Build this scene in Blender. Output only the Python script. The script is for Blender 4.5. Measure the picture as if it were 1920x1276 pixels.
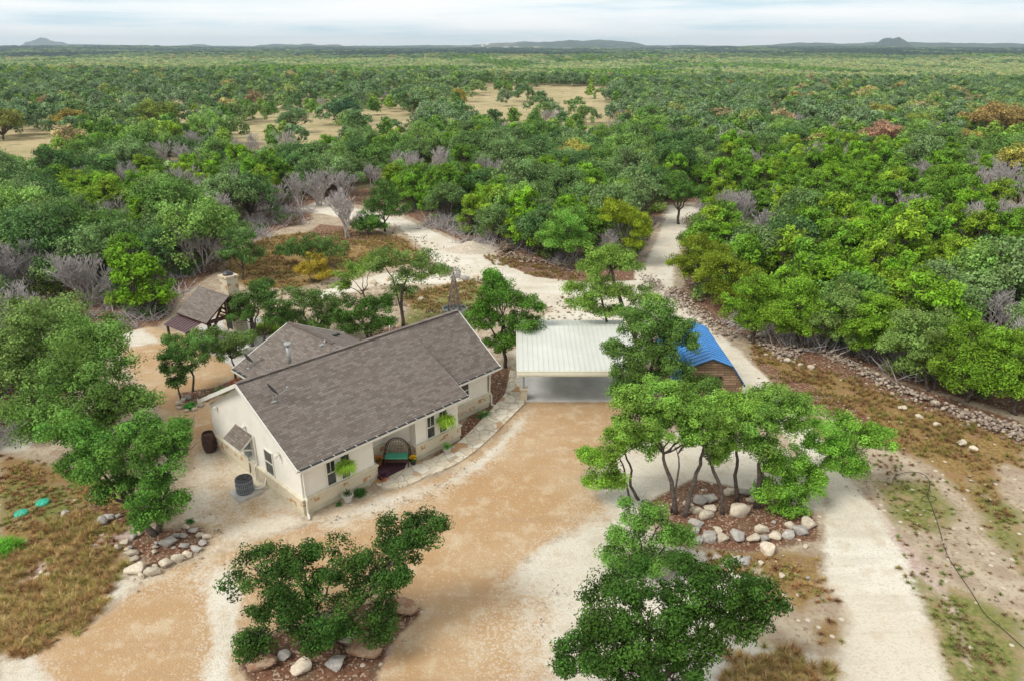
import bpy, bmesh, math, random
import numpy as np
from mathutils import Vector, Matrix
PI = math.pi
for o in list(bpy.data.objects): bpy.data.objects.remove(o)
SC = bpy.context.scene
COL = SC.collection
# ------------------------------------------------------------------ camera
F = 1340.0; CX = 960.0; CY = 638.0; TH = math.atan(545 / 1340); H = 21.0
cd = bpy.data.cameras.new('camera'); cam = bpy.data.objects.new('camera', cd); COL.objects.link(cam)
cam.location = (0, 0, H); cam.rotation_euler = (PI / 2 - TH, 0, 0)
cd.sensor_width = 36; cd.lens = 36 * F / 1920; cd.clip_end = 60000; cd.clip_start = 0.5
SC.camera = cam
# ------------------------------------------------------------------ world
world = bpy.data.worlds.new("World"); SC.world = world; world.use_nodes = True
SUN_EL = math.radians(50); SUN_AZ = math.radians(-118)      # azimuth from +Y towards +X
def nd(nt, typ, **kw):
    n = nt.nodes.new(typ)
    for k, v in kw.items():
        if k.startswith('_'): setattr(n, k[1:], v)
        else: n.inputs[k.replace('__', ' ')].default_value = v
    return n
def lk(nt, a, b): nt.links.new(a, b)
nt = world.node_tree; nt.nodes.clear()
wo = nd(nt, 'ShaderNodeOutputWorld'); bg = nd(nt, 'ShaderNodeBackground')
sky = nt.nodes.new('ShaderNodeTexSky'); sky.sky_type = 'NISHITA'; sky.sun_disc = False
sky.sun_elevation = SUN_EL; sky.sun_rotation = SUN_AZ; sky.dust_density = 2.0
tc = nd(nt, 'ShaderNodeTexCoord'); mp = nd(nt, 'ShaderNodeMapping'); mp.inputs['Scale'].default_value = (2.2, 2.2, 34)
nz = nd(nt, 'ShaderNodeTexNoise'); nz.inputs['Scale'].default_value = 1.5; nz.inputs['Detail'].default_value = 6; nz.inputs['Roughness'].default_value = .55
cr = nt.nodes.new('ShaderNodeValToRGB')
cr.color_ramp.elements[0].position = .36; cr.color_ramp.elements[0].color = (.63, .79, .87, 1)
cr.color_ramp.elements[1].position = .62; cr.color_ramp.elements[1].color = (1.0, 1.0, 1.0, 1)
e = cr.color_ramp.elements.new(.47); e.color = (.86, .93, .96, 1)
ml = nd(nt, 'ShaderNodeVectorMath'); ml.operation = 'SCALE'; ml.inputs['Scale'].default_value = .1
mx = nd(nt, 'ShaderNodeMix'); mx.data_type = 'RGBA'; mx.inputs['Factor'].default_value = .9
lk(nt, tc.outputs['Generated'], mp.inputs['Vector']); lk(nt, mp.outputs[0], nz.inputs['Vector'])
lk(nt, nz.outputs['Fac'], cr.inputs['Fac']); lk(nt, sky.outputs[0], ml.inputs[0])
sx = nt.nodes.new('ShaderNodeSeparateXYZ'); lk(nt, tc.outputs['Generated'], sx.inputs[0])
mr = nt.nodes.new('ShaderNodeMapRange'); mr.inputs['From Min'].default_value = .06; mr.inputs['From Max'].default_value = .35; lk(nt, sx.outputs['Z'], mr.inputs['Value'])
mw = nd(nt, 'ShaderNodeMix'); mw.data_type = 'RGBA'; lk(nt, mr.outputs[0], mw.inputs[0]); lk(nt, cr.outputs[0], mw.inputs[6]); mw.inputs[7].default_value = (.74, .75, .74, 1)
lk(nt, ml.outputs[0], mx.inputs[6]); lk(nt, mw.outputs[2], mx.inputs[7]); lk(nt, mx.outputs[2], bg.inputs['Color'])
bg.inputs['Strength'].default_value = 1.0; lk(nt, bg.outputs[0], wo.inputs[0])
# ------------------------------------------------------------------ sun
sl = bpy.data.lights.new('sun', 'SUN'); sl.energy = 2.1; sl.angle = math.radians(24); sl.color = (1, .96, .88)
so = bpy.data.objects.new('sun', sl); COL.objects.link(so)
sd = Vector((math.sin(SUN_AZ) * math.cos(SUN_EL), math.cos(SUN_AZ) * math.cos(SUN_EL), math.sin(SUN_EL)))
so.rotation_euler = (-sd).to_track_quat('-Z', 'Y').to_euler(); so.location = (-40, -30, 60)
SC.view_settings.view_transform = 'Standard'; SC.view_settings.look = 'None'
SC.view_settings.exposure = 0.33; SC.view_settings.gamma = 1
SC.render.engine = 'CYCLES'
SC.cycles.max_bounces = 5; SC.cycles.diffuse_bounces = 3; SC.cycles.transparent_max_bounces = 4; SC.cycles.volume_bounces = 0
SC.cycles.use_adaptive_sampling = True; SC.cycles.adaptive_threshold = .02
try: SC.cycles.use_denoising = True
except Exception: pass
# ------------------------------------------------------------------ photo pixel -> place
def at(px, py, z=0.0):
    x = (px - CX) / F; u = -(py - CY) / F
    dy = math.cos(TH) + u * math.sin(TH); dz = -math.sin(TH) + u * math.cos(TH)
    t = (z - H) / dz
    return Vector((x * t, dy * t, z))
def aty(px, py, Y):
    x = (px - CX) / F; u = -(py - CY) / F
    t = Y / (math.cos(TH) + u * math.sin(TH))
    return Vector((x * t, Y, H + t * (-math.sin(TH) + u * math.cos(TH))))
def pix(p):
    z = p[2] - H; dep = p[1] * math.cos(TH) - z * math.sin(TH); up = p[1] * math.sin(TH) + z * math.cos(TH)
    return (CX + F * p[0] / dep, CY - F * up / dep)
# ------------------------------------------------------------------ noise
def _h(ix, iy, s):
    n = (ix.astype(np.int64) * 374761393 + iy.astype(np.int64) * 668265263 + s * 1442695041) & 0xffffffff
    n = ((n ^ (n >> 13)) * 1274126177) & 0xffffffff
    return ((n ^ (n >> 16)) & 0xffff) / 65535.0
def vnoise(x, y, s=0):
    x = np.asarray(x, float); y = np.asarray(y, float)
    ix = np.floor(x); iy = np.floor(y); fx = x - ix; fy = y - iy
    fx = fx * fx * (3 - 2 * fx); fy = fy * fy * (3 - 2 * fy)
    return (_h(ix, iy, s) * (1 - fx) + _h(ix + 1, iy, s) * fx) * (1 - fy) + (_h(ix, iy + 1, s) * (1 - fx) + _h(ix + 1, iy + 1, s) * fx) * fy
def fbm(x, y, s=0, o=4):
    t = 0; a = .5; n = 0
    for k in range(o):
        t = t + a * vnoise(x * 2 ** k, y * 2 ** k, s + k * 7); n += a; a *= .5
    return t / n
def gz(x, y):
    "height of the land: flat round the house, rolling far off"
    x = np.asarray(x, float); y = np.asarray(y, float)
    d = np.hypot(x, y)
    k = np.clip((d - 170) / 500, 0, 1); k = k * k * (3 - 2 * k)
    k2 = np.clip((d - 1500) / 3000, 0, 1)
    g = lambda c, w: np.exp(-((y + x * .12 * np.sign(c - 300) - c) / w) ** 2)
    z = k * (fbm(x / 330 + 5.3, y / 420 + 2.1, 3, 3) - .5) * 13 + k2 * (fbm(x / 700 + 1.3, y / 900, 9, 3) - .5) * 34
    z = z + k * (5.5 * g(430, 70) * (.35 + fbm(x / 200, y / 300, 13, 2)) - 9 * g(900, 280) - 6 * g(1350, 300) + 3 * g(2300, 300))
    return z + np.clip((d - 2300) / 2200, 0, 1) * 13
# ------------------------------------------------------------------ materials
def newmat(name):
    m = bpy.data.materials.new(name); m.use_nodes = True
    nt = m.node_tree; nt.nodes.clear()
    out = nd(nt, 'ShaderNodeOutputMaterial'); b = nd(nt, 'ShaderNodeBsdfPrincipled'); lk(nt, b.outputs[0], out.inputs[0])
    return m, nt, b
def mixc(nt, f, a, b, blend='MIX'):
    m = nt.nodes.new('ShaderNodeMix'); m.data_type = 'RGBA'; m.blend_type = blend; m.clamp_factor = True
    for i, v in ((0, f), (6, a), (7, b)):
        if isinstance(v, bpy.types.NodeSocket): lk(nt, v, m.inputs[i])
        elif i == 0: m.inputs[0].default_value = v
        else: m.inputs[i].default_value = (*v, 1) if len(v) == 3 else v
    return m.outputs[2]
def noise(nt, vec, scale, detail=4, rough=.55, dist=0):
    n = nt.nodes.new('ShaderNodeTexNoise'); n.inputs['Scale'].default_value = scale; n.inputs['Detail'].default_value = detail
    n.inputs['Roughness'].default_value = rough; n.inputs['Distortion'].default_value = dist
    if vec is not None: lk(nt, vec, n.inputs['Vector'])
    return n.outputs['Fac']
def ramp(nt, fac, lo, hi):
    r = nt.nodes.new('ShaderNodeMapRange'); r.interpolation_type = 'SMOOTHSTEP'
    r.inputs['From Min'].default_value = lo; r.inputs['From Max'].default_value = hi
    lk(nt, fac, r.inputs['Value']); return r.outputs['Result']
def math_(nt, op, a, b=0.0, c=None):
    n = nt.nodes.new('ShaderNodeMath'); n.operation = op
    for i, v in enumerate((a, b) if c is None else (a, b, c)):
        if isinstance(v, bpy.types.NodeSocket): lk(nt, v, n.inputs[i])
        else: n.inputs[i].default_value = v
    return n.outputs[0]
def bump(nt, b, h, strength=.4, dist=.02):
    n = nt.nodes.new('ShaderNodeBump'); n.inputs['Strength'].default_value = strength; n.inputs['Distance'].default_value = dist
    lk(nt, h, n.inputs['Height']); lk(nt, n.outputs[0], b.inputs['Normal'])
def attr(nt, name):
    n = nt.nodes.new('ShaderNodeAttribute'); n.attribute_name = name; return n
def plain(name, col, rough=.6, var=.12, scale=3.0, metal=0.0, col2=None, bmp=0.0):
    m, nt, b = newmat(name)
    t = nt.nodes.new('ShaderNodeTexCoord')
    f = noise(nt, t.outputs['Object'], scale, 5)
    f = ramp(nt, f, .3, .7)
    c2 = col2 or tuple(min(1, c * (1 + var)) for c in col)
    c1 = col if col2 else tuple(c * (1 - var) for c in col)
    lk(nt, mixc(nt, f, c1, c2), b.inputs['Base Color'])
    b.inputs['Roughness'].default_value = rough; b.inputs['Metallic'].default_value = metal
    if bmp: bump(nt, b, noise(nt, t.outputs['Object'], scale * 8, 5), bmp, .02)
    return m
M = {}
M['white'] = plain('white_paint', (.76, .74, .67), .5, .05)
M['stucco'] = plain('cream_stucco', (.84, .81, .74), .85, .04, 1.2, bmp=.15)
M['glass'] = plain('dark_glass', (.03, .04, .045), .08, .4, 2)
M['dark'] = plain('dark_metal', (.04, .04, .045), .5, .3)
M['black'] = plain('black_rubber', (.02, .02, .02), .6, .2)
M['steel'] = plain('galvanised_steel', (.42, .43, .42), .4, .2, 5, metal=.5)
M['grey'] = plain('grey_box', (.28, .31, .34), .5, .1)
M['concrete'] = plain('concrete', (.50, .48, .44), .85, .12, 1.5, bmp=.1)
M['slab'] = plain('carport_slab', (.62, .62, .60), .7, .16, .6)
M['darkwood'] = plain('dark_wood', (.055, .022, .014), .6, .4, 8)
M['wicker'] = plain('brown_wicker', (.07, .028, .018), .6, .4, 20)
M['teal'] = plain('teal_cushion', (.08, .42, .27), .8, .1)
M['terracotta'] = plain('terracotta', (.42, .12, .05), .8, .2)
M['septic'] = plain('green_plastic', (.06, .50, .33), .45, .1)
M['bark'] = plain('bark', (.11, .085, .07), .95, .4, 6, bmp=.6)
M['greybark'] = plain('grey_dead_bark', (.43, .39, .38), .95, .25, 6)
M['blueroof'] = plain('blue_metal', (.055, .26, .62), .4, .07, .8)
M['whiteroof'] = plain('white_metal_roof', (.64, .65, .60), .35, .05, .6)
M['purpleroof'] = plain('oxblood_metal', (.11, .06, .065), .45, .15)
M['rust'] = plain('rusty_metal', (.22, .10, .06), .8, .3, 6)
M['soil'] = plain('potting_soil', (.06, .035, .02), .95, .3)
def leafmat(name, trans=.25, own=False):
    m, nt, b = newmat(name)
    oi = nt.nodes.new('ShaderNodeObjectInfo'); a = attr(nt, 'tone')
    geo = nt.nodes.new('ShaderNodeNewGeometry')
    hsv = nt.nodes.new('ShaderNodeHueSaturation')
    v = math_(nt, 'MULTIPLY_ADD', a.outputs['Fac'], 1.15, .42)
    r = math_(nt, 'MULTIPLY_ADD', oi.outputs['Random'], .3, .85)
    nb = noise(nt, geo.outputs['Position'], .5, 3)
    v = math_(nt, 'MULTIPLY', v, r)
    v = math_(nt, 'MULTIPLY', v, math_(nt, 'MULTIPLY_ADD', nb, .7, .65))
    v = math_(nt, 'MULTIPLY', v, 1.27); lk(nt, v, hsv.inputs['Value'])
    hue = math_(nt, 'MULTIPLY_ADD', nb, .05, .475); lk(nt, hue, hsv.inputs['Hue'])
    lk(nt, attr(nt, 'lc').outputs['Color'] if own else oi.outputs['Color'], hsv.inputs['Color'])
    lk(nt, hsv.outputs[0], b.inputs['Base Color']); b.inputs['Roughness'].default_value = .65
    b.inputs['Specular IOR Level'].default_value = .12
    tr = nt.nodes.new('ShaderNodeBsdfTranslucent'); lk(nt, hsv.outputs[0], tr.inputs[0])
    ms = nt.nodes.new('ShaderNodeMixShader'); ms.inputs[0].default_value = trans
    lk(nt, b.outputs[0], ms.inputs[1]); lk(nt, tr.outputs[0], ms.inputs[2])
    lk(nt, ms.outputs[0], [n for n in nt.nodes if n.type == 'OUTPUT_MATERIAL'][0].inputs[0])
    return m
M['leaf'] = leafmat('foliage', .2)
M['leafown'] = leafmat('foliage_scattered', .2, True)
def recolour(me, c):
    "a copy of a foliage mesh that carries its own colour"
    q = me.copy(); q.materials.clear(); q.materials.append(M['leafown']); a = q.attributes.new('lc', 'FLOAT_COLOR', 'POINT')
    a.data.foreach_set('color', np.tile([*c, 1.0], len(q.vertices))); return q
def rockmat(name, c1, c2, c3):
    m, nt, b = newmat(name)
    t = nt.nodes.new('ShaderNodeTexCoord'); oi = nt.nodes.new('ShaderNodeObjectInfo')
    n1 = noise(nt, t.outputs['Object'], 2.2, 6, .6, .4); n2 = noise(nt, t.outputs['Object'], 9, 5)
    c = mixc(nt, ramp(nt, n1, .38, .62), c1, c2)
    c = mixc(nt, ramp(nt, n2, .55, .72), c, c3)
    r = math_(nt, 'MULTIPLY_ADD', oi.outputs['Random'], .4, .75)
    cc = nt.nodes.new('ShaderNodeVectorMath'); cc.operation = 'SCALE'; lk(nt, c, cc.inputs[0]); lk(nt, r, cc.inputs['Scale'])
    lk(nt, cc.outputs[0], b.inputs['Base Color']); b.inputs['Roughness'].default_value = .9
    bump(nt, b, noise(nt, t.outputs['Object'], 14, 6), .5, .03)
    return m
M['rock'] = rockmat('limestone', (.56, .47, .35), (.70, .62, .50), (.34, .27, .20))
M['rockgrey'] = rockmat('grey_stone', (.40, .37, .34), (.52, .48, .43), (.24, .21, .19))
M['rockbrown'] = rockmat('brown_stone', (.32, .17, .10), (.45, .33, .22), (.19, .09, .055))
def shingle():
    m, nt, b = newmat('shingles')
    uv = nt.nodes.new('ShaderNodeUVMap')
    br = nt.nodes.new('ShaderNodeTexBrick'); lk(nt, uv.outputs[0], br.inputs['Vector'])
    br.inputs['Scale'].default_value = 1; br.inputs['Brick Width'].default_value = .33; br.inputs['Row Height'].default_value = .145
    br.inputs['Mortar Size'].default_value = .012; br.inputs['Mortar Smooth'].default_value = .3; br.inputs['Bias'].default_value = -.1
    br.offset = .43; br.offset_frequency = 2; br.squash = 1.4; br.squash_frequency = 3
    br.inputs['Color1'].default_value = (.122, .102, .086, 1); br.inputs['Color2'].default_value = (.235, .205, .178, 1); br.inputs['Mortar'].default_value = (.085, .06, .05, 1)
    n = noise(nt, uv.outputs[0], 1.9, 4); n2 = noise(nt, uv.outputs[0], 45, 2); n3 = noise(nt, uv.outputs[0], .35, 3)
    c = mixc(nt, ramp(nt, n, .42, .68), br.outputs['Color'], (.21, .175, .155))
    c = mixc(nt, .2, br.outputs['Color'], c)
    c = mixc(nt, math_(nt, 'MULTIPLY', ramp(nt, n2, .4, .75), .35), c, (.27, .21, .175))
    c = mixc(nt, math_(nt, 'MULTIPLY', ramp(nt, n3, .4, .7), .25), c, (.15, .115, .105))
    lk(nt, c, b.inputs['Base Color']); b.inputs['Roughness'].default_value = .9
    bump(nt, b, br.outputs['Fac'], .5, -.01)
    return m
M['shingle'] = shingle()
def stonewall():
    m, nt, b = newmat('limestone_blocks')
    t = nt.nodes.new('ShaderNodeUVMap')
    br = nt.nodes.new('ShaderNodeTexBrick'); lk(nt, t.outputs[0], br.inputs['Vector'])
    br.inputs['Scale'].default_value = 1; br.inputs['Brick Width'].default_value = .48; br.inputs['Row Height'].default_value = .27
    br.inputs['Mortar Size'].default_value = .012; br.inputs['Color1'].default_value = (0, 0, 0, 1); br.inputs['Color2'].default_value = (1, 1, 1, 1); br.inputs['Mortar'].default_value = (.3, .3, .3, 1)
    br.squash = .7; br.squash_frequency = 2
    n = noise(nt, t.outputs[0], 6, 5); big = noise(nt, t.outputs[0], .7, 3)
    base = mixc(nt, n, (.60, .51, .36), (.72, .65, .50))
    sel = ramp(nt, math_(nt, 'ADD', br.outputs['Color'], math_(nt, 'MULTIPLY', big, .6)), .92, 1.0)
    blob = ramp(nt, noise(nt, t.outputs[0], 3.1, 3), .42, .55)
    c = mixc(nt, math_(nt, 'MULTIPLY', sel, blob), base, (.46, .25, .11))
    c = mixc(nt, math_(nt, 'MULTIPLY', br.outputs['Fac'], .5), c, (.55, .50, .42))
    lk(nt, c, b.inputs['Base Color']); b.inputs['Roughness'].default_value = .85
    bump(nt, b, n, .4, .02)
    return m
M['stone'] = stonewall()
def flag():
    m, nt, b = newmat('flagstone')
    t = nt.nodes.new('ShaderNodeTexCoord'); P = t.outputs['Object']
    nv = nt.nodes.new('ShaderNodeTexNoise'); nv.inputs['Scale'].default_value = 1.5; lk(nt, P, nv.inputs['Vector'])
    wv = nt.nodes.new('ShaderNodeVectorMath'); wv.operation = 'MULTIPLY_ADD'; lk(nt, nv.outputs['Color'], wv.inputs[0]); wv.inputs[1].default_value = (.4, .4, 0); lk(nt, P, wv.inputs[2])
    v = nt.nodes.new('ShaderNodeTexVoronoi'); v.inputs['Scale'].default_value = 1.7; lk(nt, wv.outputs[0], v.inputs['Vector'])
    v2 = nt.nodes.new('ShaderNodeTexVoronoi'); v2.feature = 'DISTANCE_TO_EDGE'; v2.inputs['Scale'].default_value = 1.7; lk(nt, wv.outputs[0], v2.inputs['Vector'])
    s = nt.nodes.new('ShaderNodeSeparateColor'); lk(nt, v.outputs['Color'], s.inputs[0])
    c = mixc(nt, ramp(nt, s.outputs[0], .1, .9), (.80, .74, .61), (.68, .60, .46))
    c = mixc(nt, ramp(nt, s.outputs[1], .86, .9), c, (.52, .30, .15))
    c = mixc(nt, math_(nt, 'MULTIPLY', ramp(nt, noise(nt, P, 3, 5), .45, .65), .4), c, (.50, .36, .20))
    c = mixc(nt, ramp(nt, v2.outputs['Distance'], .05, .015), c, (.44, .37, .28))
    lk(nt, c, b.inputs['Base Color']); b.inputs['Roughness'].default_value = .8
    bump(nt, b, ramp(nt, v2.outputs['Distance'], 0, .06), .4, .02)
    return m
M['flag'] = flag()
def planks():
    m, nt, b = newmat('cedar_planks')
    t = nt.nodes.new('ShaderNodeTexCoord')
    br = nt.nodes.new('ShaderNodeTexBrick')
    mpn = nt.nodes.new('ShaderNodeMapping'); mpn.inputs['Rotation'].default_value = (PI / 2, 0, 0); lk(nt, t.outputs['Object'], mpn.inputs[0]); lk(nt, mpn.outputs[0], br.inputs['Vector'])
    br.inputs['Scale'].default_value = 1; br.inputs['Brick Width'].default_value = .8; br.inputs['Row Height'].default_value = .16; br.inputs['Mortar Size'].default_value = .015
    br.inputs['Color1'].default_value = (.24, .15, .085, 1); br.inputs['Color2'].default_value = (.42, .28, .17, 1); br.inputs['Mortar'].default_value = (.07, .05, .05, 1)
    lk(nt, br.outputs['Color'], b.inputs['Base Color']); b.inputs['Roughness'].default_value = .85
    return m
M['planks'] = planks()
def groundmat():
    m, nt, b = newmat('land')
    geo = nt.nodes.new('ShaderNodeNewGeometry'); P = geo.outputs['Position']
    A = attr(nt, 'mA'); B = attr(nt, 'mB')
    sa = nt.nodes.new('ShaderNodeSeparateColor'); lk(nt, A.outputs['Color'], sa.inputs[0])
    sb = nt.nodes.new('ShaderNodeSeparateColor'); lk(nt, B.outputs['Color'], sb.inputs[0])
    nL = noise(nt, P, .18, 4); nM = noise(nt, P, .9, 6, .62); nS = noise(nt, P, 5, 5, .65); nT = noise(nt, P, 16, 4, .7)
    vor = nt.nodes.new('ShaderNodeTexVoronoi'); vor.inputs['Scale'].default_value = 13; lk(nt, P, vor.inputs['Vector'])
    vs = nt.nodes.new('ShaderNodeSeparateColor'); lk(nt, vor.outputs['Color'], vs.inputs[0])
    vor2 = nt.nodes.new('ShaderNodeTexVoronoi'); vor2.inputs['Scale'].default_value = 2.2; lk(nt, P, vor2.inputs['Vector'])
    vs2 = nt.nodes.new('ShaderNodeSeparateColor'); lk(nt, vor2.outputs['Color'], vs2.inputs[0])
    edge = math_(nt, 'ADD', math_(nt, 'MULTIPLY', nM, .55), math_(nt, 'MULTIPLY', nS, .45))
    def mask(s, w=.14, k=1.0):
        v = math_(nt, 'ADD', s, math_(nt, 'MULTIPLY', math_(nt, 'SUBTRACT', edge, .5), k))
        return ramp(nt, v, .5 - w, .5 + w)
    # pale stony dirt
    base = mixc(nt, ramp(nt, nM, .35, .65), (.36, .28, .20), (.50, .42, .31))
    base = mixc(nt, ramp(nt, nS, .5, .7), base, (.27, .17, .11))
    pebble = math_(nt, 'MULTIPLY', ramp(nt, vs2.outputs[1], .70, .74), ramp(nt, vor2.outputs['Distance'], .26, .18))
    # tan crushed granite
    tan = mixc(nt, ramp(nt, nL, .38, .62), (.455, .29, .15), (.50, .35, .205))
    tan = mixc(nt, math_(nt, 'MULTIPLY', ramp(nt, nM, .48, .66), .6), tan, (.60, .49, .34))
    rm = nt.nodes.new('ShaderNodeMapping'); rm.inputs['Rotation'].default_value = (0, 0, math.radians(-48)); rm.inputs['Scale'].default_value = (.12, 1.6, 1); lk(nt, P, rm.inputs[0])
    rut = noise(nt, rm.outputs[0], 1.0, 4, .6, .3); tan = mixc(nt, math_(nt, 'MULTIPLY', ramp(nt, rut, .52, .66), .35), tan, (.40, .27, .17))
    rm2 = nt.nodes.new('ShaderNodeMapping'); rm2.inputs['Rotation'].default_value = (0, 0, math.radians(-80)); rm2.inputs['Scale'].default_value = (.1, 1.1, 1); lk(nt, P, rm2.inputs[0]); rut2 = noise(nt, rm2.outputs[0], 1.0, 4, .6, .3)
    tan = mixc(nt, math_(nt, 'MULTIPLY', ramp(nt, nT, .56, .7), .4), tan, (.42, .26, .14))
    tan = mixc(nt, math_(nt, 'MULTIPLY', ramp(nt, nS, .5, .68), .35), tan, (.44, .26, .135))
    tan = mixc(nt, math_(nt, 'MULTIPLY', ramp(nt, vs.outputs[0], .93, .95), .35), tan, (.68, .56, .42))
    # white caliche gravel
    wht = mixc(nt, ramp(nt, nL, .4, .65), (.66, .60, .49), (.74, .695, .60))
    wht = mixc(nt, math_(nt, 'MULTIPLY', ramp(nt, nM, .5, .68), .6), wht, (.55, .455, .33))
    wht = mixc(nt, math_(nt, 'MULTIPLY', ramp(nt, vs.outputs[0], .7, .95), .30), wht, (.36, .31, .26))
    wht = mixc(nt, math_(nt, 'MULTIPLY', ramp(nt, nT, .55, .7), .4), wht, (.46, .39, .31))
    wht = mixc(nt, math_(nt, 'MULTIPLY', ramp(nt, rut2, .5, .68), .4), wht, (.50, .43, .34))
    mul = mixc(nt, ramp(nt, nS, .35, .65), (.13, .06, .035), (.23, .12, .075))
    mul = mixc(nt, ramp(nt, vs.outputs[1], .8, .86), mul, (.40, .30, .22))
    mul = mixc(nt, math_(nt, 'MULTIPLY', ramp(nt, nM, .52, .66), .5), mul, (.16, .13, .08))
    brn = mixc(nt, ramp(nt, nS, .35, .65), (.20, .115, .045), (.33, .235, .09))
    brn = mixc(nt, ramp(nt, nM, .5, .66), brn, (.29, .18, .09))
    grn = mixc(nt, ramp(nt, nS, .35, .65), (.14, .16, .045), (.25, .24, .08))
    grn = mixc(nt, ramp(nt, nM, .46, .62), grn, (.32, .24, .13))
    pnk = mixc(nt, ramp(nt, nS, .35, .65), (.42, .30, .25), (.54, .43, .37))
    c = base
    c = mixc(nt, mask(sb.outputs[0]), c, brn)
    c = mixc(nt, mask(sb.outputs[1]), c, grn)
    c = mixc(nt, mask(sb.outputs[2]), c, pnk)
    c = mixc(nt, mask(sa.outputs[2]), c, mul)
    c = mixc(nt, mask(sa.outputs[1], .16), c, tan)
    c = mixc(nt, mask(sa.outputs[0], .16), c, wht)
    mixz = ramp(nt, math_(nt, 'ADD', sa.outputs[0], math_(nt, 'MULTIPLY', nL, .9)), .42, .8); c = mixc(nt, math_(nt, 'MULTIPLY', math_(nt, 'MULTIPLY', mixz, sa.outputs[1]), math_(nt, 'MULTIPLY', ramp(nt, vs.outputs[2], .6, .8), .4)), c, (.70, .64, .54))
    notroad = math_(nt, 'SUBTRACT', 1.0, math_(nt, 'MAXIMUM', sa.outputs[0], sa.outputs[1]))
    c = mixc(nt, math_(nt, 'MULTIPLY', pebble, ramp(nt, notroad, .4, .7)), c, (.60, .53, .43))
    # dry meadow far off
    far = mixc(nt, ramp(nt, noise(nt, P, .04, 5), .35, .65), (.50, .40, .23), (.38, .32, .17))
    far = mixc(nt, ramp(nt, noise(nt, P, .3, 5), .5, .7), far, (.27, .24, .12))
    F_ = attr(nt, 'far')
    c = mixc(nt, F_.outputs['Fac'], c, far)
    lk(nt, c, b.inputs['Base Color']); b.inputs['Roughness'].default_value = .95; b.inputs['Specular IOR Level'].default_value = .15
    hgt = math_(nt, 'ADD', math_(nt, 'MULTIPLY', nS, .6), math_(nt, 'MULTIPLY', nT, .4))
    hgt = math_(nt, 'ADD', hgt, math_(nt, 'MULTIPLY', vor.outputs['Distance'], -.5))
    bump(nt, b, hgt, .65, .06)
    return m
M['land'] = groundmat()
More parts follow.
